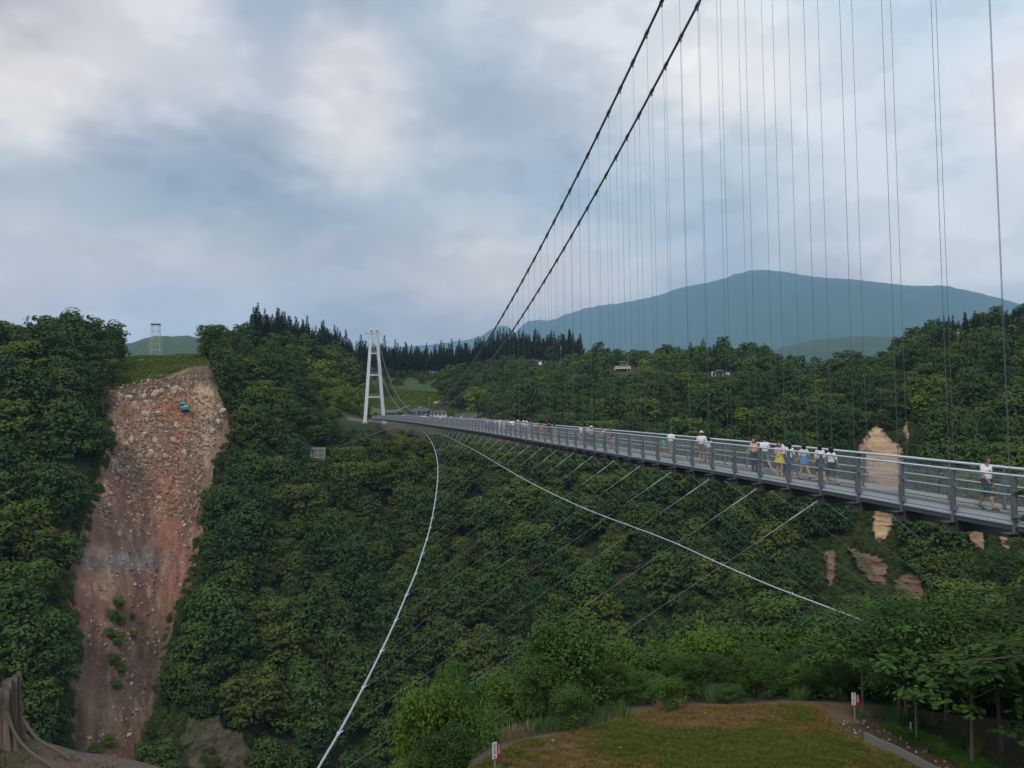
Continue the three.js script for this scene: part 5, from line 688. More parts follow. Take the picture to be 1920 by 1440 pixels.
// bleached tree leaning at the rim of the scar, and standing dead trunks in the woods
{
  const tall = (px, py, h, label, crown, s, tint) => { const p = hitGorge(px, py), g = group('broadleaf_tree', label, 'tree', V(p.x, p.y - 0.5, p.z)); part('trunk', merge([bar(V(0, -1, 0), V(0.4, h * 0.5, 0), 0.28, 7, 0.2), bar(V(0.4, h * 0.5, 0), V(-0.6, h, 0), 0.2, 6, 0.08), bar(V(0.1, h * 0.75, 0), V(-2, h * 1.05, 0.5), 0.1, 5, 0.03), bar(V(0, h * 0.7, 0), V(1.6, h, -0.5), 0.1, 5, 0.03)]), paleBarkM, g); if (crown) { const c = part('crown', crown, tintM[tint], g); c.scale.setScalar(s); c.position.y = h - 9 * s; } return g; };
  tall(392, 672, 13, 'tall pale-trunked tree with a dark spreading crown at the rim of scar', BROAD[1].crown, 0.9, 2);
  for (const [x, y, h] of [[1595, 690, 10], [1593, 712, 8]]) { const p = hitGorge(x, y), g = group('dead_tree', 'bare pale dead tree standing among the green woods', 'tree', p, 'dead trees'); part('trunk', merge([bar(V(0, -1, 0), V(0.2, h, 0), 0.2, 6, 0.06), ...[0, 1, 2, 3, 4, 5].map(k => bar(V(0.1, h * (0.45 + 0.09 * k), 0), V(Math.cos(k * 2.4) * 1.8, h * (0.62 + 0.09 * k), Math.sin(k * 2.4) * 1.8), 0.07, 5, 0.02))]), paleBarkM, g); }
  const special = (px, r, o, s, tint, label, kind = 'broadleaf_tree') => { const p = groundAt(px, r); treeGroup(kind, label, 'tree', o, { x: p.x, y: p.y - 0.3, z: p.z, s, rot: px, tint }); };
  special(852, 458, BROAD[1], 1.35, 2, 'broad dark tree standing beside the white parked car'); special(868, 452, BROAD[2], 1.3, 2, 'dark upright tree behind the railing right of the shop'); special(897, 404, BROAD[4], 1.75, 7, 'bright yellow-green tree between dark cedars beyond the railing'); special(910, 432, CEDAR[0], 0.85, 0, 'dark cedar just right of the bright yellow-green tree', 'cedar_tree'); special(918, 430, CEDAR[1], 0.8, 0, 'shorter dark cedar beside the taller one past the railing', 'cedar_tree');
}
// grass growing on the meadow above the scar and on the slope behind the hall
{
  const R = rng(97), L = new Leaves(), q = rng(3), a = V(0, 0, 0), b = V(0, 0, 0), c = V(0, 0, 0); for (let i = 0; i < 40; i++) { const th = q() * 6.28, r = 0.6 * Math.sqrt(q()), h = 0.35 + 0.5 * q(); c.set(Math.cos(th) * r, h / 2, Math.sin(th) * r); a.set(Math.cos(th) * 0.15, h / 2, Math.sin(th) * 0.15); b.set(-Math.sin(th) * 0.1, 0, Math.cos(th) * 0.1); const v = 0.7 + 0.6 * q(); L.kite(c, a, b, [0.15 * v, 0.215 * v, 0.042 * v]); }
  const geo = L.geo(), m4 = new THREE.Matrix4(), qt = new THREE.Quaternion(), cl = new THREE.Color(), m = new THREE.MeshPhysicalMaterial({ vertexColors: true, roughness: 0.95, specularIntensity: 0.2, side: THREE.DoubleSide });
  for (const [name, label, px0, px1, r0, r1, test, n] of [['meadow_grass', 'rough green grass of the meadow above the landslide scar', 200, 400, 322, 420, (x, y) => inPoly(x, y, MEADOW), 5200], ['slope_grass', 'bright rough grass on the slope behind the hall', 690, 850, 440, 508, () => true, 5200]]) {
    const im = new THREE.InstancedMesh(geo, m, n); let k = 0, guard = 0; while (k < n && guard++ < n * 12) { const d = ray(lerp(px0, px1, R()), 760), rr = lerp(r0, r1, R()), h = Math.hypot(d.x, d.z), x = d.x / h * rr, z = d.z / h * rr, y = gorgeH(x, z), P = toPix(V(x, y, z)); if (!test(P[0], P[1])) continue; const br = fbm(x * 0.12, z * 0.12, 2, 3); if (br > 0.2 && R() < 0.7) continue; qt.setFromAxisAngle(V(0, 1, 0), R() * 6.28); const s = 0.6 + 0.8 * R(); m4.compose(V(x, y - 0.05, z), qt, V(s, s, s)); im.setMatrixAt(k, m4); const t = 0.75 + 0.5 * R(); cl.setRGB(t * (1 + 0.3 * R()), t, t); im.setColorAt(k, cl); k++; }
    im.count = k; im.name = name; im.userData.kind = 'stuff'; tag(im, label, 'grass'); im.castShadow = im.receiveShadow = true; scene.add(im);
  }
}
// ---------------------------------------------------------------- people on the bridge
// distance field meshing (surface nets) for one continuous body and for clothes that follow it
function netMesh(fn, lo, hi, cell) {
  const n = [0, 1, 2].map(i => Math.ceil((hi[i] - lo[i]) / cell) + 1), [nx, ny, nz] = n, f = new Float32Array(nx * ny * nz), id = new Int32Array(nx * ny * nz).fill(-1), pos = [], tri = [];
  for (let k = 0, o = 0; k < nz; k++) for (let j = 0; j < ny; j++) for (let i = 0; i < nx; i++, o++) f[o] = fn(lo[0] + i * cell, lo[1] + j * cell, lo[2] + k * cell);
  const at = (i, j, k) => i + nx * (j + ny * k), C = [[0, 0, 0], [1, 0, 0], [0, 1, 0], [1, 1, 0], [0, 0, 1], [1, 0, 1], [0, 1, 1], [1, 1, 1]], E = [[0, 1], [2, 3], [4, 5], [6, 7], [0, 2], [1, 3], [4, 6], [5, 7], [0, 4], [1, 5], [2, 6], [3, 7]];
  for (let k = 0; k < nz - 1; k++) for (let j = 0; j < ny - 1; j++) for (let i = 0; i < nx - 1; i++) {
    let m = 0; const v = C.map(([a, b, c], q) => { const w = f[at(i + a, j + b, k + c)]; if (w < 0) m |= 1 << q; return w; }); if (m === 0 || m === 255) continue;
    let x = 0, y = 0, z = 0, c = 0; for (const [a, b] of E) if ((v[a] < 0) !== (v[b] < 0)) { const t = v[a] / (v[a] - v[b]); x += lerp(C[a][0], C[b][0], t); y += lerp(C[a][1], C[b][1], t); z += lerp(C[a][2], C[b][2], t); c++; }
    id[at(i, j, k)] = pos.length / 3; pos.push(lo[0] + (i + x / c) * cell, lo[1] + (j + y / c) * cell, lo[2] + (k + z / c) * cell);
  }
  const quad = (a, b, c, d, flip) => { if (a < 0 || b < 0 || c < 0 || d < 0) return; flip ? tri.push(a, c, b, a, d, c) : tri.push(a, b, c, a, c, d); };
  for (let k = 1; k < nz - 1; k++) for (let j = 1; j < ny - 1; j++) for (let i = 1; i < nx - 1; i++) { const s = f[at(i, j, k)] < 0;
    if (s !== (f[at(i + 1, j, k)] < 0)) quad(id[at(i, j - 1, k - 1)], id[at(i, j, k - 1)], id[at(i, j, k)], id[at(i, j - 1, k)], !s);
    if (s !== (f[at(i, j + 1, k)] < 0)) quad(id[at(i - 1, j, k - 1)], id[at(i - 1, j, k)], id[at(i, j, k)], id[at(i, j, k - 1)], !s);
    if (s !== (f[at(i, j, k + 1)] < 0)) quad(id[at(i - 1, j - 1, k)], id[at(i, j - 1, k)], id[at(i, j, k)], id[at(i - 1, j, k)], !s); }
  const g = new THREE.BufferGeometry(); g.setAttribute('position', new THREE.Float32BufferAttribute(pos, 3)); g.setIndex(tri); g.computeVertexNormals(); return g;
}
function cone(x, y, z, c) { // tapered capsule
  const [ax, ay, az, bx_, by, bz, ra, rb] = c, dx = bx_ - ax, dy = by - ay, dz = bz - az, t = clamp(((x - ax) * dx + (y - ay) * dy + (z - az) * dz) / (dx * dx + dy * dy + dz * dz + 1e-9), 0, 1);
  const ex = x - ax - dx * t, ey = y - ay - dy * t, ez = z - az - dz * t; return Math.sqrt(ex * ex + ey * ey + ez * ez) - (ra + (rb - ra) * t);
}
const smin = (a, b, k) => { const h = clamp(0.5 + 0.5 * (b - a) / k, 0, 1); return lerp(b, a, h) - k * h * (1 - h); };
const field = (list, k) => (x, y, z) => { let d = 1e3; for (let i = 0; i < list.length; i++) { const e = cone(x, y, z, list[i]); if (e - d > k) continue; if (d - e > k) { d = e; continue; } d = smin(d, e, k); } return d; };
function bounds(list, pad) { const lo = [1e9, 1e9, 1e9], hi = [-1e9, -1e9, -1e9]; for (const c of list) for (let i = 0; i < 3; i++) { lo[i] = Math.min(lo[i], c[i] - c[6], c[i + 3] - c[7]); hi[i] = Math.max(hi[i], c[i] + c[6], c[i + 3] + c[7]); } return [lo.map(v => v - pad), hi.map(v => v + pad)]; }
const rotV = (v, ax, a) => v.clone().applyAxisAngle(ax, a), XA = V(1, 0, 0), YA = V(0, 1, 0), ZA = V(0, 0, 1);
const cc = (a, b, ra, rb) => [a.x, a.y, a.z, b.x, b.y, b.z, ra, rb];
const skinM = std(0.50, 0.29, 0.19, 0.6), skinDarkM = std(0.38, 0.20, 0.125, 0.6), hairM = std(0.012, 0.010, 0.010, 0.45), brownHairM = std(0.05, 0.028, 0.018, 0.5);
const clothCache = new Map(), cloth = c => { const k = c.join(); if (!clothCache.has(k)) clothCache.set(k, std(...c, 0.9)); return clothCache.get(k); };
// s: { px, X, h, rot, label, hair, top, sleeve, bottom, bottomColor, hem, shoes, legs:[[hip,knee],[hip,knee]], arms:[[flex,abd,elbow],..], lean, head, hat, strap, bag, long }
function person(s) {
  const near_ = s.detail !== false, cell = near_ ? 0.015 : 0.028, K = 0.035, lean = (s.lean || 0) * D2R, deg = D2R;
  const w = s.wide || 1, hip = V(0, 0.92, 0), T = v => rotV(v.clone().sub(hip), XA, lean).add(hip);
  const chest = T(V(0, 1.27, 0)), neck = T(V(0, 1.43, 0.0)), head = T(V(0, 1.575, 0.025));
  const body = [], shirt = [], pants = [], shoes = [], P = (l, a, b, ra, rb) => l.push(cc(a, b, ra, rb));
  // torso
  const tor = [[V(-0.075 * w, 0.95, 0), V(0.075 * w, 0.95, 0), 0.112, 0.112], [V(-0.055 * w, 1.10, 0.005), V(0.055 * w, 1.10, 0.005), 0.098, 0.098], [V(-0.085 * w, 1.27, 0), V(0.085 * w, 1.27, 0), 0.10, 0.10], [V(-0.15 * w, 1.375, -0.005), V(0.15 * w, 1.375, -0.005), 0.058, 0.058], [V(0, 0.98, 0), V(0, 1.3, 0), 0.105, 0.105]].map(([a, b, ra, rb]) => [T(a), T(b), ra, rb]);
  for (const [a, b, ra, rb] of tor) { P(body, a, b, ra, rb); P(shirt, a, b, ra + 0.011, rb + 0.011); }
  P(body, neck.clone().add(V(0, -0.04, 0)), head.clone().add(V(0, -0.06, -0.02)), 0.052, 0.048);
  // head: skull, face, jaw, nose, ears, turned on the neck
  const HR = v => rotV(rotV(v, XA, (s.nod || 0) * deg), YA, (s.head || 0) * deg).add(head);
  P(body, HR(V(0, 0.025, -0.022)), HR(V(0, 0.03, 0.022)), 0.083, 0.078); P(body, HR(V(0, -0.03, 0.03)), HR(V(0, -0.075, 0.045)), 0.058, 0.036); P(body, HR(V(0, 0.0, 0.085)), HR(V(0, -0.024, 0.10)), 0.010, 0.014); for (const q of [-1, 1]) P(body, HR(V(q * 0.079, -0.012, -0.008)), HR(V(q * 0.083, 0.016, -0.014)), 0.013, 0.015);
  // arms
  const hands = [];
  [1, -1].forEach((q, i) => {
    const [fl, ab, el] = (s.arms || [[8, 8, 12], [-8, 8, 12]])[i], sh = T(V(q * 0.175 * w, 1.372, -0.005)); let d = V(0, -1, 0); d = rotV(d, XA, -fl * deg + lean * 0.3); d = rotV(d, ZA, q * ab * deg);
    const e = sh.clone().addScaledVector(d, 0.275); const side = rotV(XA.clone(), ZA, q * ab * deg); let d2 = rotV(d, side, -el * deg); const inw = (s.inw || [0, 0])[i]; if (inw) d2 = rotV(d2, YA, -q * inw * deg);
    const wr = e.clone().addScaledVector(d2, 0.24); P(body, sh, e, 0.049, 0.039); P(body, e, wr, 0.038, 0.026);
    const sl = s.sleeve ?? 0.55; if (sl > 0) { const c = sh.clone().lerp(e, Math.min(1, sl)); P(shirt, sh, c, 0.058, 0.058); if (sl > 1) P(shirt, e, e.clone().lerp(wr, sl - 1), 0.056, 0.046); }
    hands.push([wr, d2, q]);
  });
  // legs and feet
  const hemK = s.hem ?? 0.8; let low = 1e9; const feet = [];
  [1, -1].forEach((q, i) => {
    const [hp, kn] = (s.legs || [[4, 4], [-4, 4]])[i], a = V(q * 0.088 * w, 0.91, 0); let d = rotV(V(0, -1, 0), XA, -hp * deg); d = rotV(d, ZA, q * (s.stance || 1.5) * deg); const k = a.clone().addScaledVector(d, 0.42), d2 = rotV(d, XA, kn * deg), an = k.clone().addScaledVector(d2, 0.415);
    P(body, a, k, 0.083, 0.056); P(body, k, k.clone().lerp(an, 0.35), 0.054, 0.056); P(body, k.clone().lerp(an, 0.35), an, 0.056, 0.034);
    const tilt = Math.max(0, kn - hp - 12) * 0.8 * deg, fd = rotV(V(0, -0.22, 1).normalize(), XA, tilt), hl = an.clone().add(V(0, -0.045, -0.03)), toe = hl.clone().addScaledVector(fd, 0.21).add(V(0, 0.01, 0));
    P(body, hl, toe, 0.036, 0.026); P(body, an, hl, 0.034, 0.036); P(shoes, hl, toe, 0.043, 0.034); P(shoes, an.clone().add(V(0, -0.01, 0)), hl, 0.03, 0.043); feet.push(hl, toe);
    if (s.bottom !== 'skirt') { const loose = s.bottom === 'shorts' ? 0.028 : 0.016; P(pants, a, k.clone().lerp(a, Math.max(0, 1 - hemK)), 0.083 + loose, 0.06 + loose * 1.3); if (hemK > 1) P(pants, k, k.clone().lerp(an, hemK - 1), 0.058 + loose, 0.046 + loose * 0.8); }
  });
  for (const v of feet) low = Math.min(low, v.y - 0.042);
  P(pants, V(-0.075 * w, 0.955, 0), V(0.075 * w, 0.955, 0), 0.13, 0.13);
  const g = group('person', s.label, 'person', s.pos || personPos(s), s.group); const sc = s.h / 1.70; g.scale.setScalar(sc); g.position.y -= low * sc; g.rotation.y = s.rot;
  const skin = s.dark ? skinDarkM : skinM;
  const geos = [netMesh(field(body, K), ...bounds(body, 0.03), cell)];
  for (const [wr, d, q] of hands) { // palm, four fingers of different length, thumb from the side of the palm
    const nrm = V(q, 0, 0).addScaledVector(d, -d.x * q).normalize(), across = V(0, 0, 0).crossVectors(d, nrm).normalize(); const hl = [], p1 = wr.clone().addScaledVector(d, 0.085); hl.push(cc(wr, p1.clone().addScaledVector(across, 0.018), 0.021, 0.017), cc(wr, p1.clone().addScaledVector(across, -0.018), 0.021, 0.017));
    const curl = (s.curl || 35) * deg; [[-0.03, 0.062], [-0.011, 0.074], [0.010, 0.07], [0.029, 0.055]].forEach(([o, L]) => { const a = p1.clone().addScaledVector(across, o), d1 = rotV(d, across, -curl * 0.6 * q), b = a.clone().addScaledVector(d1, L * 0.5), d2 = rotV(d, across, -curl * 1.6 * q), c = b.clone().addScaledVector(d2, L * 0.5); hl.push(cc(a, b, 0.0095, 0.009), cc(b, c, 0.009, 0.0075)); });
    const ta = wr.clone().addScaledVector(d, 0.025).addScaledVector(across, 0.02), tb = ta.clone().addScaledVector(across, 0.026).addScaledVector(d, 0.032), tc = tb.clone().addScaledVector(d, 0.03).addScaledVector(across, 0.004); hl.push(cc(ta, tb, 0.013, 0.011), cc(tb, tc, 0.011, 0.009));
    if (near_) geos.push(netMesh(field(hl, 0.006), ...bounds(hl, 0.012), 0.006)); else geos.push(netMesh(field(hl, 0.008), ...bounds(hl, 0.02), 0.012));
  }
  const bd = part('body', merge(geos), skin, g);
  if (near_) { for (const q of [-1, 1]) { const e = new THREE.SphereGeometry(0.011, 8, 6); const c = HR(V(q * 0.031, 0.018, 0.081)); e.translate(c.x, c.y, c.z); part('eye', e, hairM, g); } const m = HR(V(0, -0.055, 0.083)), mg = new THREE.SphereGeometry(0.012, 8, 5); mg.scale(1.7, 0.5, 0.6); mg.translate(m.x, m.y, m.z); part('mouth', mg, std(0.34, 0.12, 0.10, 0.6), g); }
  // clothes
  const hemY = s.topHem ?? 0.9, sf = field(shirt, 0.03), nk = T(V(0, s.neckline ?? 1.43, 0.02));
  part('shirt', netMesh((x, y, z) => Math.max(sf(x, y, z), hemY - y, -(Math.hypot(x, (y - nk.y) * 0.9, z - nk.z) - 0.075)), ...bounds(shirt, 0.03), cell), cloth(s.top), g);
  if (s.print) { const pc = T(V(0.01, 1.22, 0.118)); const pg = new THREE.PlaneGeometry(0.13, 0.17, 4, 4); const A = pg.attributes.position; for (let i = 0; i < A.count; i++) A.setZ(i, -0.9 * A.getX(i) ** 2); pg.computeVertexNormals(); pg.translate(pc.x, pc.y, pc.z + 0.004); part('shirt_print', pg, new THREE.MeshStandardMaterial({ map: shirtPrint(), transparent: true, roughness: 0.9 }), g); }
  if (s.bottom === 'skirt') { const y0 = s.waist || 1.03, y1 = s.skirtHem || 0.62, rb = s.flare || 0.21; part('skirt', netMesh((x, y, z) => { const t = clamp((y0 - y) / (y0 - y1), 0, 1), a = Math.atan2(z, x), r = lerp(0.135, rb, t) * (1 + 0.06 * t * Math.sin(a * 9)); return Math.max(Math.hypot(x * 0.88, z) - r, y1 - y, y - y0) * 0.8; }, [-0.33, y1 - 0.04, -0.3], [0.33, y0 + 0.04, 0.3], cell), cloth(s.bottomColor), g); }
  else { const pf = field(pants, 0.012); part(s.bottom === 'shorts' ? 'shorts' : 'trousers', netMesh((x, y, z) => Math.max(pf(x, y, z), y - 1.03), ...bounds(pants, 0.03), cell), cloth(s.bottomColor), g); }
  if (s.shoes) { const ff = field(shoes, 0.02); part('shoes', netMesh(ff, ...bounds(shoes, 0.02), cell), cloth(s.shoes), g); }
  // hair: a cap over the skull that leaves the face free, with length behind
  const hm = s.brown ? brownHairM : hairM, hv = { x: 0, y: 0, z: 0 }, c1 = Math.cos((s.head || 0) * deg), s1 = Math.sin((s.head || 0) * deg), c2 = Math.cos((s.nod || 0) * deg), s2 = Math.sin((s.nod || 0) * deg), inv = (x, y, z) => { x -= head.x; y -= head.y; z -= head.z; const x1 = c1 * x - s1 * z, z1 = s1 * x + c1 * z; hv.x = x1; hv.y = c2 * y + s2 * z1; hv.z = -s2 * y + c2 * z1; return hv; };
  const longH = s.hair === 'long' ? 0.30 : s.hair === 'bob' ? 0.13 : 0.02;
  const hf = (x, y, z) => { const v = inv(x, y, z); let d = Math.hypot(v.x / 0.97, (v.y - 0.028), (v.z + 0.012) * 0.94) - 0.101; if (longH > 0.05) { const yy = clamp(v.y, -longH, 0.03); d = smin(d, Math.hypot(v.x * 0.8, v.y - yy, (v.z + 0.05) * 1.1) - lerp(0.066, 0.09, (yy + longH) / (longH + 0.03)), 0.04); } const face = Math.max(-(v.z - 0.028), v.y - 0.062 + 0.25 * Math.abs(v.x)); d = Math.max(d, -Math.max(-(v.z - 0.03), (v.y - 0.05 + 0.012 * Math.sin(v.x * 90)))); if (longH < 0.05) d = Math.max(d, -(v.y + 0.055 - 0.0 * face)); return d + 0.011 * vnoise(v.x * 45, v.y * 22, v.z * 45); };
  if (!s.capOnly) part('hair', netMesh(hf, [head.x - 0.17, head.y - longH - 0.2, head.z - 0.2], [head.x + 0.17, head.y + 0.17, head.z + 0.17], cell * 0.8), hm, g);
  if (s.hat) { const hatM = cloth(s.hat); const c = HR(V(0, 0.06, -0.005)); const hg = new THREE.SphereGeometry(0.122, 16, 8, 0, 6.2832, 0, 1.5708); hg.scale(1, 0.85, 1.05); const br = s.hatKind === 'cap' ? (() => { const b = new THREE.CylinderGeometry(0.11, 0.11, 0.012, 14, 1, false, -1.1, 2.2); b.translate(0, 0.005, 0.07); return b; })() : (() => { const b = new THREE.CylinderGeometry(0.15, 0.20, 0.035, 20, 1, true); return b; })(); const all = merge([hg, br]); all.rotateX((s.nod || 0) * deg); all.rotateY((s.head || 0) * deg); all.translate(c.x, c.y, c.z); part('hat', all, new THREE.MeshStandardMaterial({ color: hatM.color, roughness: 0.9, side: THREE.DoubleSide }), g); }
  if (s.strap) { const pts = []; for (let i = 0; i <= 14; i++) { const a = i / 14, front = s.strap.front ? 1 : -1, q = s.strap.side || 1; pts.push(T(V(q * lerp(0.12, -0.16, a), lerp(1.42, 1.02, a), front * (0.128 * Math.sin(Math.PI * (0.2 + 0.6 * a)) * 0.98 + 0.012)))); } part('bag_strap', new THREE.TubeGeometry(new THREE.CatmullRomCurve3(pts), 20, 0.012, 5), cloth(s.strap.color), g); }
  if (s.bag) { const b = new THREE.SphereGeometry(0.5, 12, 10); b.scale(0.10, 0.2, 0.22); const c = T(V(...s.bag.at)); b.translate(c.x, c.y, c.z); part('shoulder_bag', b, cloth(s.bag.color), g); }
  return g;
}
let printTex = null; function shirtPrint() { if (!printTex) { const c = document.createElement('canvas'); c.width = 64; c.height = 84; const x = c.getContext('2d'); x.clearRect(0, 0, 64, 84); const R = rng(5); x.fillStyle = 'rgba(60,62,90,0.85)'; for (let i = 0; i < 60; i++) { const a = R() * 6.28, r = 28 * Math.sqrt(R()); x.fillRect(32 + Math.cos(a) * r - 3, 40 + Math.sin(a) * r * 1.25 - 3, 4 + R() * 6, 3 + R() * 7); } printTex = new THREE.CanvasTexture(c); printTex.colorSpace = THREE.SRGBColorSpace; } return printTex; }
function personPos(s) { const p = onX(s.px, 850, s.X), z = -p.z; return V(s.X, deckY(z) + 0.0, -z); }
const WHITE = [0.80, 0.80, 0.82], NAVY = [0.02, 0.023, 0.05], BLACK = [0.015, 0.015, 0.018], JEANS = [0.05, 0.085, 0.17];
const A = Math.PI;
